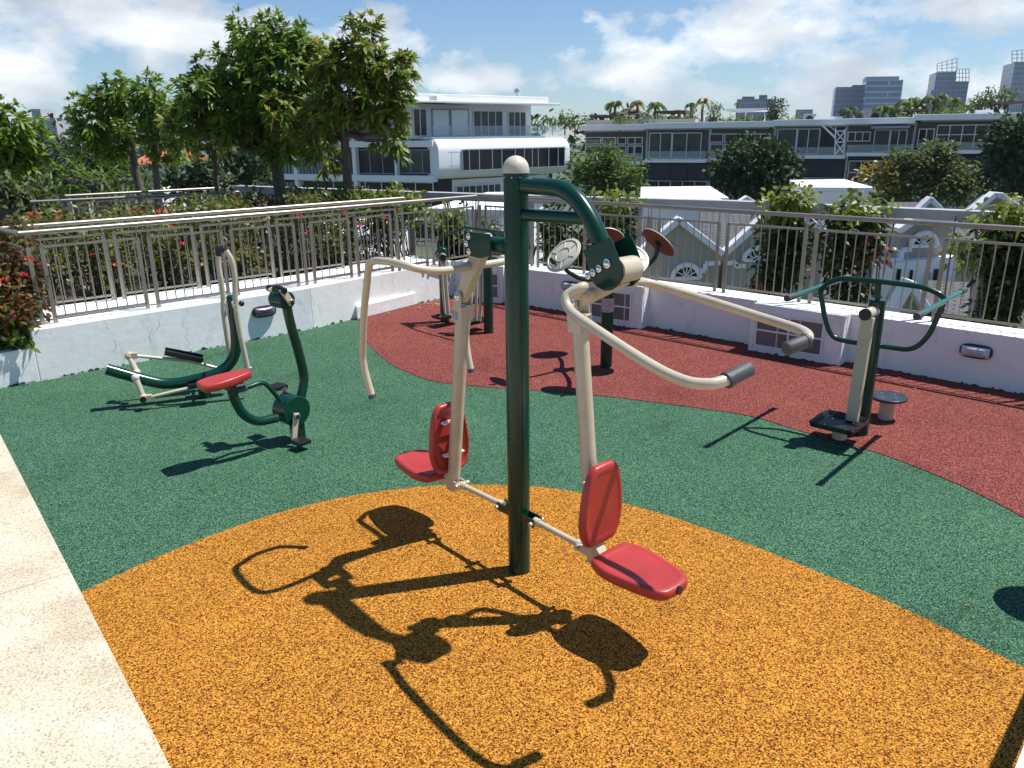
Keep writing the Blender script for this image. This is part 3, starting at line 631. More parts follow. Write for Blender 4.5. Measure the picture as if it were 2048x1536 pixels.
# ---------------------------------------------------------------- twister / surf board machine on the right
Q=V((2.35,4.85,0)); TT=V((.677,.736,0)).normalized(); WW=V((.736,-.677,0)).normalized()
def m3(t,w,z): return Q+TT*t+WW*w+Z*z
T2=thing('waist_twister_station','green waist twister with wide handle frame and black foot tray at the right','exercise machine',Q)
mb=MB(); mb.tube([Q-Z*.02,Q+Z*.915],.052,30); mb.tube([Q+Z*.915,Q+Z*.925],[.055,.05],30); obj('pole',mb,M['green'],T2)
fr=lambda x,y: gp(x,y,Q,TT)
loop_top=fil([fr(1641,584),fr(1653,566),fr(1682,556),fr(1770,564),fr(1848,574),fr(1884,590),fr(1892,606)],.12,8)
mb=MB(); mb.tube(loop_top,.0165,16)
loop_low=fil([fr(1641,582),fr(1650,640),fr(1664,676),fr(1700,684),fr(1760,692),fr(1826,701),fr(1858,672),fr(1888,604)],.14,8); mb.tube(loop_low,.0165,16)
mb.tube([m3(0,0,.9),fr(1758,563)],.016,14); obj('handle_frame',mb,M['green'],T2)
for sg,(a,b) in ((-1,(V((1.74,4.767,.957)),V((2.417,5.478,.957)))),(1,(V((2.26,4.184,.967)),V((2.933,4.916,.967))))):
    mb=MB(); mb.tube([a,b],.0165,16); hb=obj('grip_bar',mb,M['greenl'],T2)
    for e,f in ((a,b),(b,a)):
        dd=(f-e).normalized(); mb=MB(); mb.tube([e-dd*.012,e+dd*.085],.0205,16); obj('grip',mb,M['grip'],hb)
mb=MB(); mb.cyl(m3(-.02,0,.855),m3(-.175,-.01,.855),.036,26); obj('bearing_tube',mb,M['beige'],T2)
mb=MB(); mb.cyl(m3(-.170,-.01,.855),m3(-.183,-.01,.855),.038,26); obj('bearing_cap',mb,M['black'],T2)
mb=MB(); mb.bar(m3(-.125,-.005,.83),m3(-.15,-.012,.135),.075,.045,up=TT); mb.tube([m3(-.125,-.01,.855),m3(-.125,.01,.855)],.038,20); obj('swing_arm',mb,M['beige'],T2,smooth=False,bevel=.004)
# tray with raised rim
tc_=V((2.115,4.605,.135)); ta,tb=TT,WW
def tray(parent,c,ax,ay,hx,hy,name='foot_tray',th=.012,rim=.03,m='black'):
    out=smooth_closed([(-hx,-hy*.75),(-hx*.85,-hy),(hx*.85,-hy),(hx,-hy*.75),(hx,hy*.75),(hx*.85,hy),(-hx*.85,hy),(-hx,hy*.75)],4); n=len(out); vs=[]
    for h,s in [(-th,.86),(0,1),(rim,1.06),(rim+.004,1.03),(rim-.004,.97),(.004,.88),(.004,.5)]:
        for x,y in out: vs.append(c+ax*(x*s)+ay*(y*s)+Z*h)
    fs=[(i*n+j,i*n+(j+1)%n,(i+1)*n+(j+1)%n,(i+1)*n+j) for i in range(6) for j in range(n)]+[tuple(reversed(range(n))),tuple(6*n+j for j in range(n))]
    mb=MB(); mb.add(vs,fs); o=obj(name,mb,M[m],parent,ang=40)
    mb=MB()
    for x,y in ((-.5,-.5),(.5,-.5),(-.5,.5),(.5,.5)): mb.dome(c+ax*(hx*x)+ay*(hy*y)+Z*.004,.007,Z,10,3,.6)
    objs('screw',mb,M['chrome'],o); return o
tray(T2,m3(-.245,-.06,.125),(TT*.9+WW*.0).normalized(),WW,.145,.135)
mb=MB(); mb.tube([m3(-.24,-.05,.03),m3(-.24,-.05,.115)],[.045,.05],20); obj('tray_hub',mb,M['beige'],T2)
# turntable stool behind it
sp=gz(1767,838); 
T3=thing('turntable_stool','low black round twisting disc on a beige stem behind the waist twister','exercise machine',sp)
sp=V((2.66,5.14,0))
mb=MB(); mb.tube([sp-Z*.01,sp+Z*.06,sp+Z*.158],[.052,.05,.05],26); obj('stem',mb,M['beige'],T3)
mb=MB(); mb.tube([sp+Z*.150,sp+Z*.156,sp+Z*.168,sp+Z*.172],[.120,.126,.126,.121],48); dd_=obj('turntable',mb,mat('worn_black_disc',(.035,.04,.048),.25,noise=.3,nscale=12),T3,ang=30)
mb=MB()
for k in range(4):
    a=k*math.pi/2+.4; mb.dome(sp+V((math.cos(a),math.sin(a),0))*.06+Z*.172,.011,Z,10,3,.5)
objs('screw',mb,M['chrome'],dd_)
# ---------------------------------------------------------------- disc (tai chi wheel) machine
D=V((.83,6.50,0))
T4=thing('spinner_disc_machine','green pole with four tilted arm spinner discs beige and brown behind the chest press','exercise machine',D)
mb=MB(); mb.tube([D-Z*.02,D+Z*.80],.052,28); obj('pole',mb,M['green'],T4)
mb=MB(); mb.tube([D+Z*.80,D+Z*.83],[.075,.06],24); mb.dome(D+Z*.83,.06,Z,20,5,.5); obj('pole_cap',mb,M['black'],T4)
mb=MB(); mb.tube([D+Z*.50,D+Z*.62],.0535,28,cap=False); st_=obj('label_sticker',mb,mat('faded_pink_sticker',(.42,.30,.30),.6,noise=.3,nscale=40),T4)
discs=[(V((1.245,6.50,1.085)),V((.62,.30,.66))),(V((.425,6.20,1.03)),V((-.60,-.42,.68))),(V((.905,5.96,1.02)),V((-.05,-.66,.80))),(V((.865,7.02,1.04)),V((.05,.72,.66)))]
for c,nm in discs:
    nm.normalize(); R_=.165
    a=nm.cross(Z).normalized(); b=a.cross(nm)
    mb=MB(); mb.tube([c-nm*.008,c-nm*.004],[R_*.985,R_],40); bk=obj('disc_back',mb,M['redd'],T4)
    mb=MB(); mb.tube([c-nm*.0038,c+nm*.004,c+nm*.007],[R_,R_,R_*.97],40)
    # raised rings and spokes on the face
    for rr in (R_*.42,R_*.88):
        ring=[c+nm*.008+(a*math.cos(t)+b*math.sin(t))*rr for t in [2*math.pi*k/36 for k in range(37)]]; mb.tube(ring,.0045,6)
    for k in range(6):
        t=k*math.pi/3; e=a*math.cos(t)+b*math.sin(t); mb.tube([c+nm*.008+e*R_*.42,c+nm*.008+e*R_*.88],.0045,6)
    obj('spinner_disc',mb,M['cap'],T4,ang=40)
    hz=V((c.x-D.x,c.y-D.y,0)); st=D+hz.normalized()*.04+Z*.80
    mb=MB(); mb.tube(fil([st,D+hz*.55+Z*.79,D+hz*.97+Z*(c.z-.12),c-nm*.02],.12,6),.018,12); mb.tube([c-nm*.03,c-nm*.008],.03,14); obj('disc_arm',mb,M['green'],T4)
    kp=c+(a*.0-b*.62)*R_; mb=MB(); mb.tube([kp+nm*.005,kp+nm*.05],.009,10); mb.tube([kp+nm*.035,kp+nm*.085],[.018,.015],12); obj('knob',mb,M['black'],T4)
# ---------------------------------------------------------------- air walker at the back
A1,A2=V((-.73,8.30,0)),V((-.235,7.77,0)); ad=(A2-A1).normalized(); an=V((-ad.y,ad.x,0)); an=an if an.y<0 else -an
T5=thing('air_walker_machine','air walker with two green posts and black foot trays behind the main pole','exercise machine',(A1+A2)/2)
for a,dz in ((A1,.80),(A2,.80)):
    mb=MB(); mb.tube([a-Z*.02,a+Z*dz],.05,26); mb.dome(a+Z*dz,.052,Z,20,5,.35); obj('post',mb,M['green'],T5)
for a,sg in ((A1,1),(A2,-1)):
    c=a+Z*.73; e=(an*.6+ad*.8*sg).normalized() if sg>0 else (an*.3+ad*.95*sg).normalized()
    mb=MB(); mb.cyl(c+e*.03,c+e*.17,.034,20); obj('bearing_tube',mb,M['beige'],T5)
    mb=MB(); mb.cyl(c+e*.17,c+e*.178,.036,20); obj('bearing_cap',mb,M['black'],T5)
    t0=c+e*.11
    for w in (-.03,.035):
        mb=MB(); mb.tube(fil([t0+ad*w+Z*.0,t0+ad*(w+.01*sg)-Z*.35,t0+ad*(w+.03*sg)-Z*.62],.1,5),.016,12); obj('swing_arm',mb,M['beige'],T5)
    tray(T5,t0+ad*.06*sg+an*.02+Z*-.63,an,ad,.15,.07,rim=.02)
tp=[gp(x,y,A1+an*-.0,an) for x,y in [(878,510),(876,484),(880,478),(928,455),(990,462),(1040,470)]]
mb=MB(); mb.tube(fil(tp,.06,6),.0135,12); mb.tube([A2+Z*.78,A2+Z*.96],.0135,12); obj('handle_frame',mb,M['green'],T5)
# ---------------------------------------------------------------- hand and leg exercise bike
Bb=V((-1.45,4.85,0)); e1=V((-.62,-.78,0)).normalized(); ax=V((.78,-.62,0)).normalized()   # e1 towards the seat, ax = pedal axis towards the camera
def bk(s,a,z): return Bb+e1*s+ax*a+Z*z
def bp(x,y,a=0): return gp(x,y,Bb+ax*a,ax)
T6=thing('exercise_bike','green hand and leg exercise bike with a red saddle on the left','exercise machine',Bb)
mb=MB(); mb.bar(bk(0,0,-.01),bk(0,0,.17),.07,.075,up=ax); obj('base_post',mb,mat('green_with_painted_shade',(.004,.02,.016),.4),T6,smooth=False,bevel=.004)  # darker than the frame green: shade below the crank housing put into the colour
hc=bp(578,822,.0)
hc=bk(.02,0,.225)
mb=MB(); mb.tube([hc-ax*.085,hc-ax*.08,hc+ax*.045,hc+ax*.05],[.098,.105,.105,.098],40); hub=obj('crank_housing',mb,M['green'],T6,ang=30)
t=[bp(598,808),bp(606,775),bp(607,748),bp(596,700),bp(583,655),bp(573,612)]
mb=MB(); mb.tube(smooth_path(t,6),.031,20); obj('front_tube',mb,M['green'],T6)
hd=bp(569,600)
mb=MB(); mb.tube([hd-ax*.10,hd-ax*.092,hd+ax*.03,hd+ax*.036],[.05,.058,.058,.05],30); obj('hand_crank_housing',mb,M['green'],T6)
def crank(c,tip,grip_dir,glen,gr,nm_):
    mb=MB(); d=(tip-c).normalized(); mb.bar(c-d*.02,tip+d*.02,.042,.014,up=ax); mb.cyl(c,c+ax*.02,.02,16); obj(nm_,mb,M['beige'],T6,bevel=.003)
    mb=MB(); mb.dome(c+ax*.012,.021,ax,14,4,.7); obj('cap',mb,M['black'],T6)
hc1=hd+ax*.045; hc2=hd-ax*.10
tipa=gp(566,582,hc1,ax); crank(gp(581,604,hc1,ax),tipa,None,0,0,'hand_crank')
mb=MB(); g0=tipa; g1=tipa+V((-.06,.035,.010)); mb.tube(smooth_path([tipa+ax*.02,(tipa+g1)/2+Z*.008,g1],6),.0215,16); obj('hand_grip',mb,M['black'],T6)
mb=MB(); mb.bar(hc2,hc2+Z*.07+e1*.03,.03,.012,up=ax); obj('hand_crank',mb,M['beige'],T6)
mb=MB(); mb.tube([hc2+Z*.06+ax*.01,hc2+Z*.06-ax*.06],.0215,14); obj('hand_grip',mb,M['black'],T6)
# pedals
c=hc+ax*.07; c=gp(592,832,c,ax); tip=gp(588,878,c,ax); crank(c,tip,None,0,0,'pedal_crank')
mb=MB(); mb.box(tip+ax*.075,ax,e1,Z,.05,.045,.014); mb.tube([tip,tip+ax*.13],.008,10); obj('pedal',mb,M['black'],T6,smooth=False,bevel=.003)
c2=hc-ax*.10; tip2=c2+Z*.125-e1*.02
mb=MB(); mb.bar(c2,tip2,.032,.012,up=ax); mb.dome(tip2+ax*.006,.014,ax,12,4); obj('pedal_crank',mb,M['beige'],T6,smooth=False,bevel=.003)
mb=MB(); mb.box(tip2-ax*.07,ax,e1,Z,.05,.045,.014); obj('pedal',mb,M['black'],T6,smooth=False,bevel=.003)
# saddle supports
t=[bp(462,772),bp(470,800),bp(487,828),bp(515,842),bp(553,836)]
mb=MB(); mb.tube(smooth_path(t,6),.030,20); obj('saddle_tube',mb,M['green'],T6)
t=[bp(474,780,-.02),bp(500,773,-.02),bp(522,766,-.02),bp(536,772,-.01),bp(561,802,0)]
mb=MB(); mb.tube(smooth_path(t,6),.0155,16); obj('side_handle',mb,M['green'],T6)
mb=MB(); mb.tube([bp(462,784,-.02),bp(492,776,-.02)],.0195,16); obj('side_grip',mb,M['grip'],T6)
# saddle: long axis along e1 tilt
sA,sB=V((-1.875,4.395,.552)),V((-1.64,4.60,.578))
pa=(sB-sA); Ls=pa.length; pa.normalize(); pw=pa.cross(Z).normalized(); pn=pw.cross(pa)
T1_=T6
pad('saddle',(sA,pa,pw,pn),[(0,.05,0),(.02,.075,0),(.10,.088,0),(.2,.075,0),(Ls-.02,.05,0),(Ls,.025,0)],.045,M['red'],bulge=.01,parent=T6)
mb=MB(); cc_=bp(458,772); mb.tube([cc_-Z*.02,cc_+Z*.04],.03,16); mb.box((sA+sB)/2-pn*.052,pa,pw,pn,.09,.05,.006); obj('saddle_bracket',mb,M['black'],T6,smooth=False)
# ---------------------------------------------------------------- elliptical trainer
e2=V((.93,.37,0)).normalized(); en=V((.37,-.93,0)).normalized()   # en towards the camera
E0=V((-2.24,5.86,0))
def ep(x,y,a=0): return gp(x,y,E0+en*a,en)
T7=thing('elliptical_trainer','green elliptical trainer with long beige swing handles beside the left white wall','exercise machine',E0)
t=[ep(213,738),ep(258,751),ep(300,762),ep(330,767),ep(360,765),ep(395,758),ep(425,750),ep(448,738),ep(464,720),ep(472,695),ep(471,660),ep(466,625),ep(464,597)]
mb=MB(); mb.tube(smooth_path(t,5),.043,22); obj('frame_tube',mb,M['green'],T7)
mb=MB(); mb.dome(ep(464,596),.045,Z,20,5,.6); obj('frame_cap',mb,M['green'],T7)
pb=ep(405,757); mb=MB(); mb.tube([V((pb.x,pb.y,-.02)),pb],.045,20); obj('base_post',mb,M['green'],T7)
# rear cranks
axc=ep(272,750); mb=MB(); mb.tube([axc-en*.07,axc+en*.07],.016,14); mb.ball(axc+en*.075,.030); mb.ball(axc-en*.075,.030); obj('crank_axle',mb,M['cap'],T7)
tipN=ep(287,795,.11); tipF=ep(258,712,-.13)
for cpt,tp_,sg in ((axc+en*.075,tipN,1),(axc-en*.075,tipF,-1)):
    mb=MB(); mb.tube([cpt,tp_],[.023,.02],14); mb.ball(tp_,.032); mb.tube([tp_-en*.02*sg,tp_+en*.05*sg],.027,14); obj('crank_arm',mb,M['beige'],T7)
    mb=MB(); mb.tube([tp_+en*.05*sg,tp_+en*.065*sg],.023,14); obj('crank_cap',mb,M['black'],T7)
fN=ep(497,775,.17); fF=ep(432,737,-.17)
nearfoot=[tipN+en*.02+e2*.03,ep(400,771,.15),fN]; farfoot=[tipF+e2*.03,ep(380,722,-.17),ep(450,740,-.17)]
for pts_,(c0,c1_),a in ((nearfoot,((378,778),(430,765)),.15),(farfoot,((328,709),(405,724)),-.17)):
    mb=MB(); mb.tube(pts_,.0135,12); mb.box(pts_[0],e2,en,Z,.03,.025,.022); obj('foot_bar',mb,M['beige'],T7)
    p0,p1=ep(*c0,a),ep(*c1_,a); dd=(p1-p0).normalized(); mb=MB()
    uu=en.cross(dd); uu=uu if uu.z>0 else -uu
    mb.box((p0+p1)/2+uu*.02,dd,en,uu,(p1-p0).length/2,.06,.012)
    for sg in (-1,1): mb.box((p0+p1)/2+uu*.034+en*.055*sg,dd,en,uu,(p1-p0).length/2,.006,.014)
    obj('foot_pedal',mb,M['black'],T7,smooth=False,bevel=.004)
# swing handles
nh=[ep(497,745,.17),ep(490,712,.17),ep(480,665,.17),ep(472,618,.17),ep(470,580,.17),ep(469,550,.17),ep(463,520,.17),ep(452,501,.16)]
mb=MB(); mb.tube(smooth_path(nh,5),.020,14); mb.box(nh[0],e2,en,Z,.03,.02,.04); obj('swing_handle',mb,M['beige'],T7)
mb=MB(); mb.ball(ep(483,607,.215),.022); mb.ball(ep(446,600,-.2),.02); objs('pivot_knob',mb,M['black'],T7)
fh=[ep(462,722,-.17),ep(455,680,-.17),ep(447,625,-.17),ep(446,590,-.17),ep(442,560,-.17),ep(437,530,-.17),ep(437,512,-.17)]
mb=MB(); mb.tube(smooth_path(fh,5),.020,14); obj('swing_handle',mb,M['beige'],T7)
g=ep(447,500,.14); mb=MB(); mb.tube([nh[-1],g+V((-.03,0,.0))],.0195,12); obj('grip',mb,M['black'],T7)
g=ep(437,503,-.17); mb=MB(); mb.tube([fh[-1],g+Z*.02,g+Z*.03+e2*.04],.0195,12); obj('grip',mb,M['black'],T7)
mb=MB(); tt=ep(465,603); mb.tube([tt-en*.20,tt+en*.20],.012,12); mb.box(tt-Z*.05-e2*.05,e2,en,Z,.012,.04,.05); obj('pivot_shaft',mb,M['cap'],T7)
# ================================================================ VEGETATION
def leaf(mb,p,d,nm,L_,w,droop=0.):
    """one pointed leaf: 2 triangles + quad"""
    s=d.cross(nm)
    if s.length<1e-3: s=d.cross(V((.3,.5,.8)))
    s.normalize(); dz=V((0,0,-droop*L_))
    a=p+d*(L_*.35)+dz*.15; b=p+d*(L_*.7)+dz*.5; t=p+d*L_+dz
    o=len(mb.v); mb.v+=[tuple(p),tuple(a+s*w*.5),tuple(a-s*w*.5),tuple(b+s*w*.42),tuple(b-s*w*.42),tuple(t)]
    mb.f+=[(o,o+1,o+2),(o+1,o+3,o+4,o+2),(o+3,o+5,o+4)]
def rnd_dir(r): 
    while True:
        v=V((r.uniform(-1,1),r.uniform(-1,1),r.uniform(-1,1)))
        if .05<v.length<1: return v.normalized()
def blob_px(blobs,Y,squash=1.):
    out=[]
    for b in blobs:
        x,y,rx,ry=b[:4]; yy=Y+(b[4] if len(b)>4 else 0)
        c=gy(x,y,yy); dep=(c-EYE).dot(FW); out.append((c,rx/FL*dep,(rx+ry)/2/FL*dep*squash,ry/FL*dep))
    return out
def rosettes(mb,blobs,r,dens,L_,w,nleaf=14,droop=.65,shell=.45):
    tips=[]
    for c,rx,ry,rz in blobs:
        n=max(3,int(dens*rx*rz*(ry)**.5*16))
        for i in range(n):
            d=rnd_dir(r); k=r.uniform(shell,1.05); p=c+V((d.x*rx*k,d.y*ry*k,d.z*rz*k)); out=(d*.7+V((0,0,.7))).normalized(); tips.append(p)
            a=out.cross(V((.2,.9,.1))).normalized(); b=out.cross(a)
            for j in range(nleaf):
                t=j*2.4+r.random(); tilt=r.uniform(.25,1.15); q_=(a*math.cos(t)+b*math.sin(t))
                ld=(out*math.cos(tilt*1.2)+q_*math.sin(tilt*1.2)).normalized(); LL=L_*r.uniform(.7,1.15)
                leaf(mb,p+ld*.01-out*r.uniform(0,.08)*L_*4*.25,ld,out,LL,w*r.uniform(.8,1.15),droop*r.uniform(.3,1.1))
    return tips
def scatter(mb,blobs,r,dens,L_,w,shell=.35,flat=.0,clump=5,droop=.2):
    """leaf clumps through a crown's volume"""
    for c,rx,ry,rz in blobs:
        n=int(dens*rx*rz/(L_*w)*.30)
        for i in range(n):
            d=rnd_dir(r); k=r.uniform(shell,1.0)**.7*(1+.12*math.sin(9*d.x+5*c.x)+.10*math.sin(11*d.z+7*c.z)+.1*math.sin(8*d.y)); p=c+V((d.x*rx*k,d.y*ry*k,d.z*rz*k))
            for j in range(clump):
                e=(rnd_dir(r)+d*.5+V((0,0,.25))).normalized(); e.z*=(1-flat)
                pp=p+rnd_dir(r)*L_*.8; nm=(rnd_dir(r)+V((0,0,1.2))).normalized()
                leaf(mb,pp,e.normalized(),nm,L_*r.uniform(.6,1.2),w*r.uniform(.7,1.2),droop)
def limbs(mb,base,fork,blobs,r,r0,r1,bend=.15,twigs=0):
    mid=base.lerp(fork,.5)+V((r.uniform(-1,1),r.uniform(-1,1),0))*bend*.4
    mb.tube(smooth_path([base,mid,fork],5),[r0+(r1-r0)*i/10 for i in range(11)],12)
    for c,rx,ry,rz in blobs:
        m=fork.lerp(c,.5)+V((r.uniform(-1,1),r.uniform(-1,1),-.4))*bend
        pp=smooth_path([fork-Z*.02,m,c],4); mb.tube(pp,[r1*.75*(1-.75*i/(len(pp)-1)) for i in range(len(pp))],8)
        for k in range(twigs):
            d=rnd_dir(r); d.z=abs(d.z)*.7; e=c+V((d.x*rx,d.y*ry,d.z*rz))*.85; mb.tube([m.lerp(c,r.uniform(.3,.9)),(c+e)/2-Z*.05,e],[r1*.22,r1*.15,r1*.08],5)
def tree(label,base,fork,blobs,Y,kind='ros',m='mango',seed=1,r0=.11,r1=.07,dens=30,L_=.165,w=.043,cat='tree',name='broadleaf_tree',group=None,squash=1.,extra=None,nleaf=14,twigs=5,barkm='bark',**k):
    r=random.Random(seed); B=blob_px(blobs,Y,squash); t=thing(name,label,cat,base,group)
    mb=MB(); limbs(mb,base,fork,B,r,r0,r1,twigs=twigs); obj('trunk',mb,M[barkm],t,smooth=True)
    mb=MB()
    if kind=='ros': rosettes(mb,B,r,dens,L_,w,nleaf=nleaf,**k)
    else: scatter(mb,B,r,dens,L_,w,**k)
    obj('crown',mb,M[m],t,smooth=False)
    if extra:
        for nm_,bl,mm in extra:
            mb=MB(); Bx=blob_px(bl,Y-.15,squash)
            if kind=='ros': rosettes(mb,Bx,r,dens,L_,w,nleaf=nleaf,**k)
            else: scatter(mb,Bx,r,dens,L_,w,**k)
            obj(nm_,mb,M[mm],t,smooth=False)
    return t
def at(x,y,Y,z=None):
    p=gy(x,y,Y); 
    if z is not None: p.z=z
    return p
tree('tall leafy tree with a dark spreading crown rising behind the left hedge',at(566,400,12,.3),at(552,318,12),
 [(520,85,66,62),(440,150,70,48),(395,190,52,42,-.3),(560,160,100,78),(470,225,85,58),(600,235,60,58),(560,290,60,36),(600,90,40,44),(380,240,44,44),(450,205,50,50),(520,270,50,36),(640,130,44,50)],12,seed=11,dens=46,r0=.11,r1=.085,
 extra=[('sun_toned_sprays',[(590,250,50,40,-.4),(640,310,40,34,-.4),(560,215,42,34,-.5)],'mangoy')])  # sunlight on these sprays is put into their yellower leaf colour
tree('slender tree with yellowish right crown and one low side branch before the white building',at(690,395,11,.3),at(688,262,11),
 [(722,85,44,62),(785,150,42,56),(690,155,60,66),(745,205,62,44),(648,215,48,52),(650,120,36,44),(800,215,26,28),(780,280,36,34),(762,258,24,18),(640,270,34,30),(815,120,22,30),(735,140,46,50),(700,225,50,36),(770,215,44,34)],11,m='mangoy',seed=5,dens=42,r0=.075,r1=.055)
tree('thin young tree with a pale trunk and sparse low crown left of the tall tree',at(437,410,12.6,.3),at(428,300,12.6),
 [(365,262,42,48),(420,285,40,26),(345,215,26,38),(400,255,36,30)],12.6,m='mangoy',seed=8,dens=26,r0=.05,r1=.035,L_=.16)
tree('twin stemmed pale green tree leaning behind the far left railing',at(290,385,15,.2),at(262,290,15),
 [(195,235,50,58),(238,185,32,40),(175,290,40,30),(245,255,40,36),(215,205,36,34),(225,300,34,24)],15,seed=21,dens=40,r0=.09,r1=.06)
tree('narrow tree with a dark straight stem right of the leaning pale tree',at(306,385,14.6,.2),at(300,250,14.6),
 [(298,185,34,40),(325,235,40,38),(335,300,40,28),(290,215,34,34),(300,270,30,30)],14.6,seed=22,dens=40,r0=.075,r1=.05)
tree('bushy green tree cut by the left photo edge above the croton shrub',at(-30,420,9.6,.2),at(-20,330,9.6),
 [(20,255,66,54),(55,290,42,44),(-20,300,60,50),(30,325,60,24)],9.6,seed=31,dens=48,r0=.08,r1=.06,L_=.15,w=.04)
# distant dark trees on the left
def bgtree(label,bx,top,Y,blobs,m,seed,L_=.4,w=.22,dens=11,group=None,basez=-12.8,**k):
    b=at(bx,300,Y,basez); f=at(bx,top,Y); return tree(label,b,f,blobs,Y,kind='sc',m=m,seed=seed,r0=.35,r1=.22,L_=L_,w=w,dens=dens,twigs=2,group=group,**k)
bgtree('dark round evergreen tree low behind the thin young tree',385,360,34,[(385,345,56,36),(350,370,40,30),(425,360,40,36)],'darkl',41,dens=15)
bgtree('nearly black dense tree beside the left end of the white building',475,350,36,[(480,320,52,48),(510,350,36,44),(455,290,30,30)],'darkl',42,dens=15)
bgtree('dark feathery tree mass behind the leaning pale tree',150,350,26,[(150,320,60,46),(215,330,56,40),(110,360,50,36),(260,345,40,36)],'darkl',43,L_=.45,w=.08,dens=16,droop=.5)
bgtree('olive green shaggy tree behind the left railing rails',200,370,20,[(190,372,54,24),(120,350,40,30),(250,360,40,22)],'midl',44,L_=.35,w=.06,dens=14,droop=.6)
bgtree('dusty olive bush low at the far left edge',20,400,12,[(20,385,66,34),(70,400,40,28),(-30,400,50,40)],'olive',45,L_=.13,w=.06,dens=16,basez=.2)
# croton shrub in the front planter
def shrub(label,base,blobs,Y,m,seed,L_=.09,w=.04,dens=12,fl=(),group=None,name='flowering_shrub',stems=12,flm='flower',shell=.25,frad=.04,cat='shrub'):
    r=random.Random(seed); t=thing(name,label,cat,base,group); B=blob_px(blobs,Y) if not isinstance(blobs[0][0],V) else blobs
    mb=MB()
    for i in range(stems):
        c,rx,ry,rz=r.choice(B); e=c+V((r.uniform(-.8,.8)*rx,r.uniform(-.8,.8)*ry,r.uniform(-.3,.9)*rz)); s=V((base.x+r.uniform(-.25,.25),base.y+r.uniform(-.15,.15),base.z))
        mb.tube(smooth_path([s,(s+e)/2+rnd_dir(r)*.06,e],3),[.011,.009,.008,.007,.006,.004,.003],5)
    obj('stems',mb,M['twig'],t)
    mb=MB(); scatter(mb,B,r,dens,L_,w,shell=shell,clump=6,droop=.25); obj('leaves',mb,M[m],t,smooth=False)
    for p in fl:
        mb=MB()
        for k in range(26):
            d=rnd_dir(r); d.z=abs(d.z); leaf(mb,p+d*frad*.6,(d+rnd_dir(r)*.5).normalized(),rnd_dir(r),frad*.7,frad*.5,0)
        obj('flower',mb,M[flm],t,smooth=False)
    return t
shrub('orange leaved croton shrub with red blossoms spilling over the low planter wall at left',lw(-.15,.6,.28),[(20,480,52,36,.6),(25,545,58,44,.2),(60,590,32,44,.1),(20,620,50,46,-.1),(-30,560,60,80)],6.35,'orangel',51,L_=.07,w=.034,dens=17,
  fl=[gy(x,y,6.2) for x,y in [(58,520),(10,562),(47,552),(35,640)]],stems=16,frad=.03)
shrub('glossy green low plant sprawling behind the low planter wall corner',lw(.0,.35,.28),[(15,655,45,30),(45,680,26,16),(-10,680,40,20)],6.25,'midl',52,L_=.08,w=.045,dens=14,stems=6)
# hedge shrubs behind the rear railing
hl=['leggy hedge shrub behind the left end of the parallel railings','hedge shrub with a pink blossom behind the second railing bay','hedge shrub directly above the elliptical handles behind the rails','bronze leaved hedge shrub behind the exercise bike','hedge shrub with green tips behind the middle railing bay','open hedge shrub near the far end of the left railings','last hedge shrub beside the air walker corner']
for i,s in enumerate([.7,1.45,2.15,2.85,3.55,4.2,4.9]):
    r=random.Random(60+i); B=[]
    for k in range(6): 
        c=lw(s+r.uniform(-.35,.35),1.35+r.uniform(0,.5),.55+.12*k+r.uniform(-.05,.05)); B.append((c,.34,.28,.17))
    for k in range(3): B.append((lw(s+r.uniform(-.4,.4),2.1+r.uniform(0,.6),.85+r.uniform(-.1,.25)),.4,.4,.2))
    fl=[lw(s+r.uniform(-.35,.35),1.15+r.uniform(-.05,.2),r.uniform(.7,1.2)) for _ in range(2)]
    shrub(hl[i],lw(s,1.6,.3),B,0,'hedge',70+i,L_=.075,w=.034,dens=5.2,fl=fl,group='hedge shrubs behind the left railings',name='hedge_shrub',stems=34,shell=.1,frad=.035)
for i,(x,y,Y,lb) in enumerate([(95,440,9.0,'yellow green shrub with red flowers behind the far end of the double railing'),(300,432,9.6,'reddish shrub below the leaning trees behind the double rails'),(505,405,11.2,'low brown green shrub at the foot of the tall tree'),(640,392,11.0,'leafy shrub at the foot of the slender tree'),(790,398,10.4,'shrub with pale tips under the white building beside the beam'),(400,415,10.8,'wide low shrub behind the thin young tree')]):
    c=gy(x,y,Y); k=80/FL*Y
    shrub(lb,V((c.x,c.y,.3)),[(x-35,y+5,46,18),(x+35,y+8,46,18),(x,y-6,36,16),(x-20,y+34,60,24),(x+40,y+34,50,24)],Y,['hedge','hedge','hedge','olive','lime','hedge'][i],90+i,L_=.10,w=.045,dens=9,fl=[gy(x-30,y-4,Y-.2),gy(x+25,y-2,Y-.2)] if i in(0,1,2) else (),group='shrubs in the left planter',name='planter_shrub',stems=14,shell=.1,frad=.07)
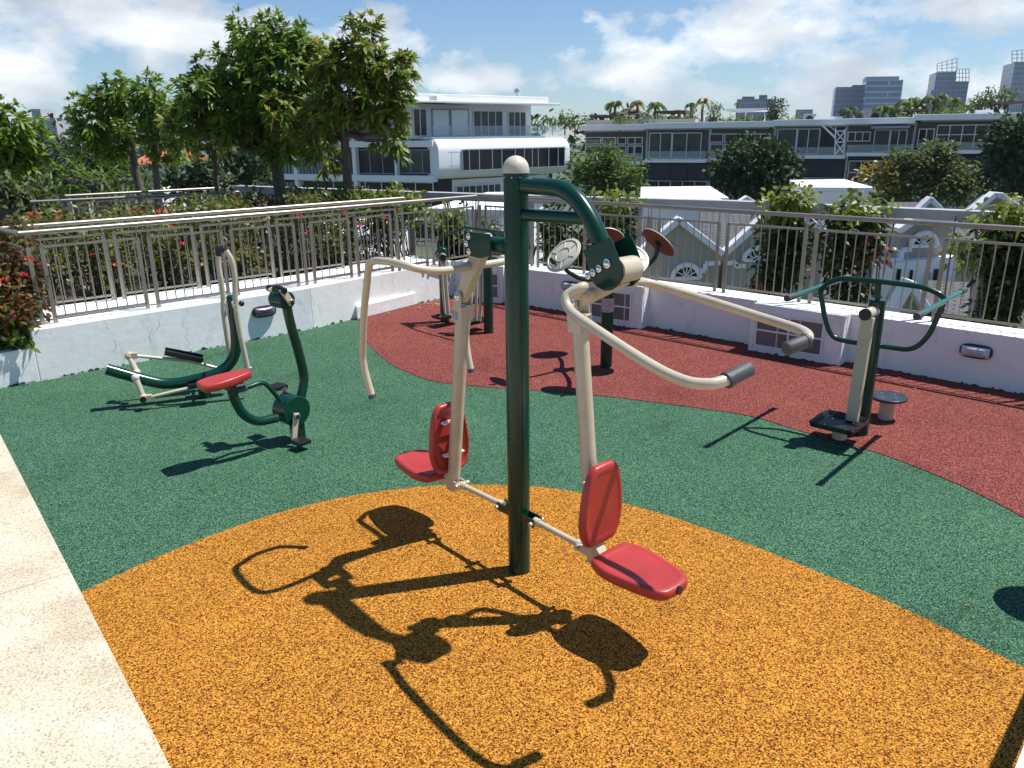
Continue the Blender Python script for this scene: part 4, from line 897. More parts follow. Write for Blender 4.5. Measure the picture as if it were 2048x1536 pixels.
# climbing plants on the outer trellis
def climber(label,c,blobs,Y,seed,top=(),dead=(),extra=()):
    r=random.Random(seed); t=thing('climbing_plant',label,'climbing plant',V((c.x,c.y,-1.1)),'climbing plants on the outer beam')
    mb=MB()
    for i in range(9): 
        a=V((c.x+r.uniform(-.12,.12),c.y+r.uniform(-.1,.1),-1.1)); b=V((c.x+r.uniform(-.3,.3),c.y+r.uniform(-.15,.15),1.15)); mb.tube(smooth_path([a,(a+b)/2+rnd_dir(r)*.15,b],4),.009,5)
    obj('stems',mb,M['twig'],t)
    mb=MB(); scatter(mb,blob_px(blobs,Y,.7),r,19,.10,.045,shell=.2,clump=6,droop=.4); obj('leaves',mb,M['vine'],t,smooth=False)
    if top: mb=MB(); scatter(mb,blob_px(top,Y-.1,.7),r,13,.12,.045,shell=.2,clump=6,droop=.5); obj('new_growth',mb,M['lime'],t,smooth=False)
    if dead: mb=MB(); scatter(mb,blob_px(dead,Y-.1,.7),r,9,.10,.05,shell=.2,clump=5,droop=.5); obj('withered_leaves',mb,M['dead'],t,smooth=False)
climber('climber on the beam column behind the beige disc with a bright leafy tuft',k1,[(1235,450,40,40),(1235,510,38,45),(1110,470,34,60,.6),(1165,500,40,60,.5)],k1.y-.15,101,top=[(1238,410,42,20),(1225,385,26,14)])
climber('broad climber left of the twister with fresh lime leaves above the beam',k2,[(1568,470,46,52),(1560,540,44,60),(1590,500,34,70),(1530,590,30,40)],k2.y-.15,102,top=[(1570,405,50,22),(1600,400,40,20),(1545,418,30,20)],dead=[(1515,570,18,24)])
climber('climber right of the second column with a patch of withered pink leaves',k3,[(1690,520,44,66),(1725,470,44,50),(1665,470,30,50),(1700,590,40,30)],k3.y-.15,103,top=[(1735,408,40,20),(1700,420,40,18),(1752,445,18,20)],dead=[(1745,492,30,30),(1735,525,22,16)])
c4=gz(1985,434,1.15)
climber('dense climber at the right edge hanging behind the end railing bays',c4,[(2010,480,44,50),(2025,560,50,60),(2000,620,50,40),(1985,520,30,50),(2060,500,50,90)],c4.y-.15,104,top=[(1990,435,34,24),(2035,420,34,22),(1935,500,30,36)],)
c5=gz(930,398,1.15)
climber('thin climber at the bent corner of the beam behind the air walker',c5,[(905,470,34,50),(975,480,30,40),(940,520,50,26)],c5.y-.3,105,top=[(890,440,30,26)])
# ================================================================ BUILDINGS
class Fac:
    def __init__(s,a,b,o=0):
        s.a=V((a.x,a.y,0)); d=V((b.x-a.x,b.y-a.y,0)); s.d=d.normalized(); n=V((s.d.y,-s.d.x,0)); s.n=n if n.dot(EYE-s.a)>0 else -n; s.a=s.a+s.n*o
    def sz(s,x,y,o=0):
        p=gp(x,y,s.a+s.n*o,s.n); return (p-s.a).dot(s.d),p.z
    def rect(s,x0,y0,x1,y1):
        xm,ym=(x0+x1)/2,(y0+y1)/2; return s.sz(x0,ym)[0],s.sz(xm,y1)[1],s.sz(x1,ym)[0],s.sz(xm,y0)[1]
    def hexa(s,mb,r,o0,o1):
        s0,z0,s1,z1=r; A=s.a+s.d*s0; B=s.a+s.d*s1; f0,f1=s.n*o0,s.n*o1
        return mb.hexa([A+f1+Z*z0,B+f1+Z*z0,B+f0+Z*z0,A+f0+Z*z0,A+f1+Z*z1,B+f1+Z*z1,B+f0+Z*z1,A+f0+Z*z1])
    def part(s,name,px,o0,o1,m,parent,bevel=0):
        mb=MB(); s.hexa(mb,s.rect(*px),o0,o1); return obj(name,mb,M[m],parent,smooth=False,bevel=bevel)
    def window(s,px,cols,rows,parent,o=.05,fm='white',gm='glass',fw=.06,rowpos=None,name='window'):
        s0,z0,s1,z1=s.rect(*px); mb=MB(); r=fw/2
        xs=[s0+(s1-s0)*i/cols for i in range(cols+1)] if isinstance(cols,int) else [s0+(s1-s0)*c for c in cols]
        zs=[z0+(z1-z0)*i/rows for i in range(rows+1)] if rowpos is None else [z0,z0+(z1-z0)*rowpos,z1]
        for x in xs: s.hexa(mb,(x-r,z0-r,x+r,z1+r),o,o+.06)
        for z in zs: s.hexa(mb,(s0-r,z-r,s1+r,z+r),o+.003,o+.057)
        w=obj(name,mb,M[fm],parent,smooth=False)
        mb=MB(); s.hexa(mb,(s0,z0,s1,z1),o-.03,o+.02); obj('pane',mb,M[gm],w,smooth=False); return w
# ---- white building with the rounded storey
C0=at(877,300,60,0); Er=at(1146,300,69,0); Wl=at(505,300,68,0)
FR=Fac(C0,Er); FLf=Fac(Wl,C0)
TB=thing('modern_white_building','white modern building with a rounded metal clad storey behind the main pole','building',V((C0.x,C0.y,-13)))
s0,z0,s1,z1=FR.rect(872,275,1148,357)
s1=FR.sz(1148,310)[0]; zt=1.95-.15; zb_=FR.sz(880,360)[1]
LLen=(C0-Wl).length
# rounded storey: section in the facade plane, swept 7 m back
def rrect(w0,w1,h0,h1,r,n=7):
    out=[]
    for cx,cy,a in ((w1-r,h0+r,-90),(w1-r,h1-r,0),(w0+r,h1-r,90),(w0+r,h0+r,180)):
        for k in range(n+1): t=math.radians(a+90*k/n); out.append((cx+r*math.cos(t),cy+r*math.sin(t)))
    return out
def ringpts(sx,ins):
    pr=[(-9,zb_+ins),(-9,zt-ins)]
    rr=max(.15,.95-ins*.6)
    for cy,cz,a in ((-rr-ins,zt-rr-ins,90),(-rr-ins,zb_+rr+ins,0)):
        for k in range(9):
            t_=math.radians(a-90*k/8); pr.append((cy+rr*math.cos(t_),cz+rr*math.sin(t_)))
    return [FR.a+FR.d*sx+FR.n*o_+Z*z_ for o_,z_ in pr]
mb=MB(); rings=[ringpts(0,.0),ringpts(s1*.5,0)]+[ringpts(s1-.9+.9*math.sin(math.pi/2*k/6),.9*(1-math.cos(math.pi/2*k/6))*.98) for k in range(7)]
nr=len(rings[0]); vs=[p for g_ in rings for p in g_]; fs=[(i_*nr+j_,i_*nr+(j_+1)%nr,(i_+1)*nr+(j_+1)%nr,(i_+1)*nr+j_) for i_ in range(len(rings)-1) for j_ in range(nr)]+[tuple(range(nr)),tuple(reversed(range((len(rings)-1)*nr,len(rings)*nr)))]
mb.add(vs,fs); o=obj('rounded_storey',mb,M['panel'],TB,ang=40)
mb=MB()
for k in range(1,12):
    x=s1*k/12; FR.hexa(mb,(x-.02,zb_+.9,x+.02,zt-.9),.0,.006)
for z in (zb_+1.0,zt-1.0): FR.hexa(mb,(.9,z-.02,s1-.9,z+.02),.0,.007)
obj('panel_seams',mb,M['seam'],o,smooth=False)
FR.window((924,297,1128,337),[0,.06,.15,.27,.36,.49,.58,.66,.72,.83,.93,1],1,TB,o=.03,gm='glass',fm='lou',fw=.07)
# upper storey, set back
FU=Fac(C0,Er,-2.2)
FU.part('upper_wall',(822,205,1062,276),-8,0,'white',TB)
for px_ in ((864,219,898,272),(901,219,936,272)): FU.window(px_,1,1,TB,fm='lou',gm='panel',fw=.09,name='roller_shutter')
FU.window((946,222,1004,272),4,1,TB,gm='gglass'); FU.window((1016,224,1050,272),3,1,TB,gm='gglass'); FU.window((826,218,852,272),2,1,TB,gm='glass')
s0,_,s1u,_=FU.rect(800,200,1080,276); zr=FU.sz(960,210)[1]; zr1=FU.sz(960,193)[1]
mb=MB(); FU.hexa(mb,(s0-3,zr,s1u+.3,zr+.16),-11,2.2); obj('roof',mb,M['white'],TB,smooth=False,bevel=.03)
mb=MB(); FU.hexa(mb,(s0-2.4,zr+.16,s1u-.6,zr1),-10.4,1.7); obj('roof_upstand',mb,M['white'],TB,smooth=False,bevel=.03)
FR.part('terrace_slab',(872,272.5,1148,276),-9.5,-.6,'white',TB)
s0,z0,s1,z1=FR.rect(880,251,1140,274); mb=MB(); FR.hexa(mb,(s0,z0,s1,z1),-.98,-.95); obj('glass_balustrade',mb,mat('clear_glass_edge',(.55,.62,.62),.1,spec=.6),TB,smooth=False)
MATS['clear_glass_edge'].node_tree.nodes['Principled BSDF'].inputs['Alpha'].default_value=.28
# lower storeys under the rounded one
FR.part('lower_wall',(880,357,1120,470),-9,-1.6,'white',TB); FD=Fac(C0,Er,-1.55)
FD.window((912,370,1000,398),7,1,TB,gm='gglass'); FD.window((1010,370,1100,398),6,1,TB,gm='gglass')
# left face: slabs, columns, dark glazing with vertical fins
FLf.part('left_wall',(508,284,868,470),-9,-.6,'dark',TB); FLf.part('left_wall',(508,216,790,284),-4,-.6,'dark',TB)
for a,b in (((497,293),(872,282)),((515,358),(874,350)),((520,430),(874,425))):
    mb=MB(); za=FLf.sz(*a)[1]; zb2=FLf.sz(*b)[1]; s_a=FLf.sz(*a)[0]; s_b=LLen-.5; z=(za+zb2)/2; FLf.hexa(mb,(s_a,z-.28,s_b,z+.2),-.58,.05); obj('floor_slab',mb,M['panel'],TB,smooth=False,bevel=.04)
for x0,x1 in ((585,592),(704,711),(788,792)):
    FLf.part('column',(x0,222,x1,430),-.5,-.05,'panel',TB)
def finset(x0,y0,x1,y1,n):
    s0,z0,s1,z1=FLf.rect(x0,y0,x1,y1); mb=MB()
    for i in range(n): 
        x=s0+(s1-s0)*i/(n-1); FLf.hexa(mb,(x-.06,z0,x+.06,z1),-.55,-.2)
    obj('louvre_screen',mb,M['lou'],TB,smooth=False)
finset(512,300,580,350,11); finset(600,300,652,350,9); finset(648,215,700,288,9); finset(715,205,786,285,12); finset(515,364,580,400,10)
FLf.window((660,300,784,347),5,1,TB,o=-.5,fm='lou',gm='glass'); FLf.window((792,300,862,347),3,1,TB,o=-.5,fm='lou',gm='gglass'); FLf.window((600,364,860,400),8,1,TB,o=-.5,fm='panel',gm='glass'); FLf.window((792,222,812,280),1,1,TB,o=-.5,fm='lou',gm='glass')
mb=MB(); s0,z0,s1,z1=FLf.rect(500,197,820,215); FLf.hexa(mb,(s0+6,zr,LLen,zr+.5),-11,0); obj('roof',mb,M['white'],TB,smooth=False)
# dish and mast on the roof
mb=MB(); p=FU.a+FU.d*(FU.sz(1050,190)[0])+Z*zr1+FU.n*-1; mb.tube([p,p+Z*.5],.05,8); mb.dome(p+Z*.6,.28,V((-.5,-.6,.5)),14,4,.5)
t=thing('rooftop_dish','small grey dish aerial on the white building roof edge','aerial',p); obj('dish',mb,M['lou'],t)
# ---- terraced apartment row
BA,BB=at(1165,300,76,0),at(2048,300,62,0); FB=Fac(BA,BB); S=lambda x,y=300: FB.sz(x,y)[0]
def block(label,x0,x1,ytop,yslab,ybase=440,extra=()):
    t=thing('terrace_apartment',label,'building',FB.a+FB.d*S((x0+x1)/2)+Z*-13,'terraced apartments on the right')
    mb=MB(); a,_,b,zt_=FB.rect(x0,ytop+8,x1,ybase); FB.hexa(mb,(a,-13,b,zt_),-9,-.6); obj('wall',mb,M['greyapt'],t,smooth=False)
    FB.part('lower_shade_sheet',(x0+2,yslab+8,x1-2,yslab+59),-.6,-.57,'dark',t); FB.part('upper_shade_sheet',(x0+2,ytop+14,x1-2,yslab-1),-.6,-.57,'apshade',t)  # thin dark sheets on the wall paint in shade below roof and floor slabs
    FB.part('roof_slab',(x0-2,ytop-1,x1+2,ytop+11),-10,.6,'white',t,bevel=.03)
    FB.part('floor_slab',(x0,yslab,x1,yslab+7),-.6,.5,'white',t,bevel=.02)
    FB.part('floor_slab',(x0,yslab+60,x1,yslab+67),-.6,.5,'white',t,bevel=.02)
    mb=MB(); a,z0,b,z1=FB.rect(x0+2,yslab-16,x1-2,yslab); FB.hexa(mb,(a,z0,b,z1),.40,.42); obj('glass_balustrade',mb,MATS['clear_glass_edge'],t,smooth=False)
    return t
M['apshade']=mat('painted_shade_render',(.06,.064,.068),.7)  # dark tone standing in for shade under the roof slabs
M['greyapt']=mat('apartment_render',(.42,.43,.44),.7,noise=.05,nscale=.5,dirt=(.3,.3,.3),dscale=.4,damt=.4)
FB2=Fac(BA,BB,-.55)
t=block('leftmost grey white apartment with small square windows above the feathery tree',1165,1290,250,322)
FB2.window((1172,275,1202,288),1,1,t); FB2.window((1205,275,1232,288),1,1,t,gm='gglass'); FB2.window((1236,275,1252,288),1,1,t); FB2.window((1256,275,1285,288),2,1,t)
FB2.window((1172,292,1202,318),1,1,t); FB2.window((1205,292,1232,320),1,1,t); FB2.window((1236,292,1252,312),1,1,t); FB2.window((1256,292,1268,312),1,1,t); FB2.window((1270,292,1285,320),1,1,t); FB2.window((1172,335,1285,372),4,1,t)
t=block('apartment with wide curtained glazing and a navy blind below it',1292,1416,246,318)
FB2.window((1299,266,1343,316),2,1,t,gm='gglass',name='sliding_window'); FB2.window((1345,266,1402,316),2,1,t,gm='gglass',name='sliding_window')
FB.part('blind',(1292,328,1341,358),.1,.16,'blind',t); FB.part('blind',(1342,328,1375,362),.14,.2,'blind',t); FB.part('blind',(1376,328,1416,359),.1,.16,'blind',t); FB2.window((1294,362,1414,376),5,1,t)
t=block('apartment half hidden behind the round dark tree',1418,1546,244,316)
FB2.window((1420,268,1446,284),1,1,t); FB2.window((1450,268,1480,284),1,1,t); FB2.window((1484,268,1540,284),3,1,t); FB2.window((1420,288,1446,314),1,1,t,gm='gglass'); FB2.window((1450,288,1540,314),4,1,t); FB2.window((1420,334,1540,374),5,1,t)
t=block('apartment with open corner terrace and outside white stair',1548,1690,240,310)
FB2.window((1554,258,1592,308),1,1,t,gm='gglass',name='sliding_window'); FB2.window((1594,258,1638,308),2,1,t,gm='gglass',name='sliding_window')
FB.part('terrace_shade_sheet',(1642,256,1686,308),-.6,-.5,'dark',t); FB.part('blind',(1586,318,1636,352),.1,.16,'blind',t); FB.part('blind',(1637,318,1686,354),.14,.2,'blind',t); FB2.window((1588,356,1686,368),4,1,t)  # dark sheet on the flat wall paints the shade of the open terrace
# outside stair
st=thing('outside_stair','white steel truss stair climbing to the roof terrace','stair',FB.a+FB.d*S(1665)+Z*1)
mb=MB()
def fp(x,y,o): s_,z_=FB.sz(x,y); return FB.a+FB.d*s_+FB.n*o+Z*z_
mb.bar(fp(1645,250,1),fp(1672,276,1),.06,.14); mb.bar(fp(1645,240,1),fp(1674,264,1),.04,.04); mb.bar(fp(1645,250,1.9),fp(1672,276,1.9),.06,.14); mb.bar(fp(1645,240,1.9),fp(1674,264,1.9),.04,.04); obj('stair_flight',mb,M['white'],st,smooth=False)
mb=MB()
for a,b in (((1672,255),(1670,310)),((1690,258),(1688,310)),((1672,262),(1690,284)),((1690,262),(1672,284)),((1672,284),(1689,308)),((1689,286),(1671,308)),((1671,284),(1690,284)),((1671,262),(1690,262))): mb.bar(fp(*a,1.2),fp(*b,1.2),.09,.09)
obj('truss_tower',mb,M['white'],st,smooth=False)
t=block('right apartment with wide sliding windows behind the yellow leaved tree',1692,1828,237,305)
FB2.window((1696,264,1740,282),3,1,t); FB2.window((1748,260,1778,303),1,1,t,gm='gglass',name='sliding_window'); FB2.window((1780,260,1812,303),2,1,t,gm='gglass',name='sliding_window'); FB2.window((1696,322,1820,368),5,2,t)
FB.part('canopy',(1742,252,1818,257),-.5,1.6,'lou',t)
t=block('far right apartment with a tall grid of windows beside the dark tree',1830,2100,228,300)
FB2.window((1836,258,1866,300),2,1,t); FB2.window((1872,250,2000,300),5,2,t,rowpos=.62); FB.part('blind',(1880,314,1990,360),.1,.16,'blind',t)
# roof terrace walls, pergolas and plants
t=thing('roof_parapet','planted parapet boxes along the left apartment roofs','parapet',fp(1300,245,0)); 
for px_ in ((1175,240,1225,252),(1226,238,1298,250),(1300,238,1390,248)): FB.part('planter_box',px_,-3,-.2,'greyw',t)
t=thing('stair_head','white lift head wall on the roof behind the outside stair','wall',fp(1650,240,-3)); FB.part('head_wall',(1625,232,1682,246),-5,-3,'white',t)
t=thing('stair_head','white roof block at the far right terrace','wall',fp(1985,230,-2)); FB.part('head_wall',(1955,219,2010,242),-5,-1,'white',t)
t=thing('roof_canopy','long flat white roof canopy on thin posts','canopy',fp(1490,220,-4)); FB.part('canopy_roof',(1442,215,1528,220),-8,-3,'white',t)
for x in (1448,1480,1520): FB.part('canopy_post',(x,220,x+2,246),-3.6,-3.4,'white',t)
def pergola(label,x0,x1,y,yb,pitch=False):
    t=thing('roof_pergola',label,'pergola',fp((x0+x1)/2,yb,-4),'pergolas on the apartment roofs')
    if pitch:
        mb=MB(); a,b,c,d=fp(x0,y,-2),fp(x1,y,-2),fp(x1,y,-7),fp(x0,y,-7); m1=fp((x0+x1)/2-6,y-11,-4.5); m2=fp((x0+x1)/2+6,y-11,-4.5)
        mb.add([a,b,c,d,m1,m2],[(0,1,5,4),(1,2,5),(2,3,4,5),(3,0,4),(3,2,1,0)]); obj('roof',mb,M['wood'],t,smooth=False)
    else: FB.part('roof',(x0,y-3,x1,y+2),-7,-2,'wood',t)
    for x in (x0+2,(x0+x1)/2,x1-4): FB.part('post',(x,y+2,x+2,yb),-2.4,-2.2,'wood',t)
pergola('brown hipped hut roof among yellow palms',1218,1268,227,246,True); pergola('low flat timber pergola beside the third yellow palm',1300,1362,223,246); pergola('long dark flat pergola at the left roof edge',1166,1215,232,246); pergola('timber pergola with pale posts on the right roof',1788,1862,219,240); pergola('dark flat roofed pergola at the right edge',1990,2060,204,225)
def palm(label,x,y,ybase,o,r_px,seed,m='midl',n=13):
    r=random.Random(seed); s_,z_=FB.sz(x,y); c=fp(x,y,o); b=fp(x,ybase,o); b.x,b.y=c.x,c.y; R_=r_px*1.3/FL*68
    t=thing('palm_tree',label,'palm',b,'palms on the apartment roofs'); mb=MB(); mb.tube(smooth_path([b,(b+c)/2+V((r.uniform(-.1,.1),0,0)),c],4),.11,8); obj('trunk',mb,M['bark'],t)
    mb=MB()
    for i in range(n):
        a=2*math.pi*i/n+r.uniform(-.2,.2); el=r.uniform(.1,1.1); h=V((math.cos(a),math.sin(a),0)); L_=R_*r.uniform(.9,1.2)
        pr=c
        for k in range(1,13):
            f=k/12; p=c+h*(L_*math.cos(el)*f**.9)+Z*(L_*(math.sin(el)*f*1.2-.95*f*f)); sd=h.cross(Z)
            for sg in (-1,1):
                for j in (0,1):
                    leaf(mb,pr.lerp(p,j*.5),(sd*sg*.8+(p-pr).normalized()*.5-Z*.45).normalized(),Z,L_*.34*(1-.5*f),.07*R_,.35)
            pr=p
    obj('crown',mb,M[m],t,smooth=False)
for i,(x,y,yb,o,rp,m,lb) in enumerate([(1193,204,246,-5,13,'yel','small yellow palm first on the apartment roof'),(1214,204,247,-3,18,'midl','green palm beside the brown hut roof'),(1258,204,246,-3,17,'yel','bright yellow palm right of the brown hut'),(1292,206,246,-4,19,'midl','green yellow palm between hut and flat pergola'),(1340,222,246,-4,14,'yel','low yellow palm over the flat pergola'),(1362,206,246,-5,12,'midl','little green palm between two yellow ones'),(1396,200,246,-3,17,'yel','tall yellow palm near the roof middle'),(1700,220,250,-3,22,'darkl','dark palm before the left glass tower'),(1771,214,245,-4,24,'midl','drooping palm before the banded tower'),(1826,202,240,-3,26,'midl','tall dark palm above the right pergola'),(1878,196,238,-3,28,'olive','large yellow green palm before the twin lattice towers'),(1922,196,232,-5,18,'midl','slim palm right of the twin lattice towers'),(1448,200,235,-9,7,'midl','tiny palm above the white canopy')]): palm(lb,x,y,yb,o,rp,200+i,m)
def roofbush(label,blobs,o,m,seed,L_=.35,w=.12,dens=9):
    r=random.Random(seed); x,y=blobs[0][:2]; c=fp(x,y,o); Y=c.y; t=thing('roof_shrub',label,'shrub',V((c.x,c.y,c.z-1.5)),'shrubs on the apartment roofs')
    B=blob_px(blobs,Y); mb=MB()
    for b in B: mb.tube([V((b[0].x,b[0].y,c.z-1.6)),b[0]],.07,6)
    obj('stems',mb,M['bark'],t); mb=MB(); scatter(mb,B,r,dens,L_,w,shell=.2); obj('leaves',mb,M[m],t,smooth=False)
roofbush('dense mixed greenery behind the brown hut roof',[(1240,232,40,8),(1300,232,36,8),(1180,238,22,8),(1385,232,16,10)],-5,'olive',311,L_=.3)
roofbush('dark green hedge behind the timber pergola on the right roof',[(1760,236,30,8),(1830,226,40,8),(1900,216,36,10),(1945,214,24,9)],-6,'darkl',312,L_=.3)
roofbush('upright leafy shrub right of the tall yellow palm',[(1428,222,16,18),(1424,242,12,10)],-2.5,'olive',301)
roofbush('dense dark drooping shrub in the roof middle',[(1553,218,20,18),(1552,236,19,12)],-2,'darkl',302,w=.1,dens=14)
roofbush('low green planting along the left roof parapet',[(1370,238,26,6),(1330,240,30,5),(1290,240,30,5),(1240,240,26,6)],-2,'midl',303,L_=.25)
roofbush('low green planting along the middle roof parapet',[(1500,240,34,5),(1460,241,24,5),(1590,238,20,5)],-2,'olive',304,L_=.25)
roofbush('clipped green planting on the right roof',[(1900,226,34,7),(1850,232,20,5),(1945,222,22,7),(1800,236,22,5)],-2,'midl',305,L_=.25)
roofbush('spreading olive shrub right of the slim palm',[(1985,198,38,17),(1960,205,26,14),(2012,192,26,12)],-3,'olive',306,L_=.4)
roofbush('ragged green shrubs behind the white building roof end',[(1130,240,26,14),(1105,245,26,11),(1150,248,20,12),(1075,247,16,10)],-2,'midl',307)
for i_,(x_,y_,o_) in enumerate([(1318,241,-6),(1408,243,-4),(1478,238,-5),(1612,236,-6),(1720,232,-5),(1752,231,-4)]):
    c=fp(x_,y_,o_); t=thing('roof_condenser',['grey condenser unit on the roof behind the low palm','grey condenser beside the upright leafy shrub','grey condenser under the long white canopy','grey condenser left of the outside stair head','grey condenser before the banded tower','small grey condenser beside the drooping palm'][i_],'air conditioner',c-Z*.5,'condenser units on the apartment roofs'); mb=MB(); mb.box(c,FB.d,FB.n,Z,.55,.3,.45); obj('casing',mb,M['lou'],t,smooth=False,bevel=.04)
    mb=MB(); mb.tube([c+FB.n*.3,c+FB.n*.33],.3,18); obj('fan_grille',mb,M['dark'],t)
# nearer trees before the row
bgtree('feathery bright green tree between the white building and the apartments',1215,350,38,[(1190,330,44,30),(1240,350,52,34),(1170,365,40,34),(1210,312,30,18),(1255,375,40,22)],'midl',401,L_=.38,w=.10,dens=18,flat=.5)
bgtree('round dark green tree in front of the apartment row',1508,345,40,[(1508,335,80,58),(1460,350,40,40),(1560,345,40,42),(1500,300,44,24),(1510,375,70,24),(1545,310,30,24)],'darkl',402,L_=.34,w=.17,dens=22)
bgtree('wide layered olive tree with a yellow left side before the apartments',1860,350,36,[(1850,320,60,22),(1880,300,36,18),(1900,350,60,30),(1820,345,50,26),(1850,385,90,26),(1930,375,44,34),(1780,395,50,16),(1800,310,30,10)],'olive',403,L_=.30,w=.12,dens=20,flat=.35,extra=[('yellow_branches',[(1752,352,38,14),(1762,335,30,10),(1775,366,34,12)],'yel')])
bgtree('big almost black tree filling the right edge',2030,300,33,[(2030,260,50,40),(2040,330,60,60),(2010,370,40,40),(2070,300,60,90),(2000,290,24,30)],'darkl',404,L_=.34,w=.16,dens=18)
r=random.Random(77); mb=MB()
for i in range(60):
    x=-350+i*46+r.uniform(-15,15); Y=r.uniform(110,150); c=at(x,272+r.uniform(0,8),Y); 
    scatter(mb,[(c,5,4,3.2),(c+V((2,0,-3.5)),6,4,3)],r,2.2,1.3,.8,shell=.6,clump=4)
obj('distant_wood',mb,M['darkl'],smooth=False,label='distant dark tree line along the horizon behind the buildings',cat='wood',kind='stuff')
hz=bpy.data.materials.new('haze_air'); hz.use_nodes=True; hz.node_tree.nodes.clear(); _v=hz.node_tree.nodes.new('ShaderNodeVolumePrincipled'); _v.inputs['Color'].default_value=(.72,.84,1,1); _v.inputs['Density'].default_value=.00018
_o=hz.node_tree.nodes.new('ShaderNodeOutputMaterial'); hz.node_tree.links.new(_v.outputs[0],_o.inputs['Volume'])
mb=MB(); mb.box((0,0,30),(1,0,0),(0,1,0),(0,0,1),1600,1600,45); obj('haze',mb,hz,smooth=False,label='thin pale haze over the distant towers',cat='haze',kind='stuff')
# ---- towers far away
def tower(label,parts_,Y,cat='tower'):
    x,y=parts_[0][0],parts_[0][3]; p=at(x,y,Y); t=thing('office_tower',label,cat,V((p.x,p.y,-13)))
    for (x0,y0,x1,y1,nm_,mm,dp,sk) in parts_:
        a=at(x0,(y0+y1)/2,Y+sk); b=at(x1,(y0+y1)/2,Y+sk*.4); z1=at((x0+x1)/2,y0,Y).z; z0=-13. if y1>=230 else at((x0+x1)/2,y1,Y).z
        a.z=b.z=0; e=V((dp*.35,dp,0)); mb=MB(); Ln=(b-a).length
        if mm.startswith('tw'):
            mb.quad(a+Z*z0,b+Z*z0,b+Z*z1,a+Z*z1,[(0,0),(Ln,0),(Ln,z1-z0),(0,z1-z0)]); mb.quad(b+Z*z0,b+e+Z*z0,b+e+Z*z1,b+Z*z1,[(0,0),(dp,0),(dp,z1-z0),(0,z1-z0)])
            mb.quad(a+e+Z*z0,a+Z*z0,a+Z*z1,a+e+Z*z1,[(0,0),(dp,0),(dp,z1-z0),(0,z1-z0)]); mb.quad(a+Z*z1,b+Z*z1,b+e+Z*z1,a+e+Z*z1,[(0,0)]*4); mb.quad(b+e+Z*z0,a+e+Z*z0,a+e+Z*z1,b+e+Z*z1,[(0,0),(Ln,0),(Ln,z1-z0),(0,z1-z0)])
        else: mb.hexa([a+Z*z0,b+Z*z0,b+e+Z*z0,a+e+Z*z0,a+Z*z1,b+Z*z1,b+e+Z*z1,a+e+Z*z1])
        obj(nm_,mb,M[mm],t,smooth=False)
    return t
def lattice(t,x0,y0,x1,y1,Y,nx,ny,skew=0):
    mb=MB()
    for i in range(nx+1):
        x=x0+(x1-x0)*i/nx; ya=y0+skew*(1-i/nx); mb.bar(at(x,y1,Y),at(x,ya,Y),.35,.35)
    for j in range(ny+1):
        f=j/ny; mb.bar(at(x0,y0+skew+(y1-y0-skew)*f,Y),at(x1,y0+(y1-y0)*f,Y),.35,.35)
    obj('lattice_crown',mb,M['towerl'],t,smooth=False)
tower('left dark blue slab tower with a flat roof',[(1667,174,1700,260,'tower_body','twin',30,0),(1700,170,1728,260,'tower_wing','twin',30,0)],560)
t=tower('wide blue banded tower with planted roof left of the lattice towers',[(1727,160,1800,260,'tower_body','twin2',34,0),(1732,153,1798,160,'roof_band','towerl',26,0)],540)
t=tower('pair of grey towers under open lattice frames',[(1866,144,1906,240,'tower_body','twin',30,0),(1893,163,1932,240,'tower_wing','twin',26,0),(1858,180,1868,240,'tower_wing','twin',20,0)],600); lattice(t,1874,116,1914,143,600,4,3,12); lattice(t,1912,138,1938,163,596,4,3)
t=tower('tall narrow window tower cut by the right edge',[(2020,124,2064,240,'tower_body','twin',30,0)],560); lattice(t,2024,98,2064,124,560,4,3,4)
tower('low grey blue block of flats on the skyline behind the white canopy',[(1472,198,1550,260,'tower_body','twin',30,0),(1484,193,1508,198,'plant_room','tower',16,0),(1518,190,1534,198,'plant_room','tower',16,0)],520)
tower('small dark block on the skyline left of the glass towers',[(1590,219,1624,260,'tower_body','twin',20,0)],480)
tower('pale grey roofed building peeking above the left tree',[(84,236,112,262,'tower_body','greyapt',3,0),(66,218,84,262,'roof_step','greyapt',3,0)],150,'building')
tower('flat grey building between the left trees',[(104,240,136,268,'tower_body','greyapt',3,0),(272,246,328,270,'tower_wing','greyapt',3,0)],160,'building')
# white house with orange roof seen between stems
a,b=at(282,350,40),at(318,350,40); mb=MB(); t=thing('small_house','white house with an orange tiled roof seen between the left stems','house',V((a.x,a.y,-13)))
zr0=at(300,328,40).z; mb.hexa([V((a.x,40,-13)),V((b.x,40,-13)),V((b.x,46,-13)),V((a.x,46,-13)),V((a.x,40,zr0)),V((b.x,40,zr0)),V((b.x,46,zr0)),V((a.x,46,zr0))]); obj('wall',mb,M['white'],t,smooth=False)
mb=MB(); mb.prism([V((a.x-.4,39.6,zr0)),V((a.x-.4,46.4,zr0)),V((a.x-.4,43,zr0+.75))],(b.x-a.x+.8,0,0)); obj('roof',mb,M['terra'],t,smooth=False)
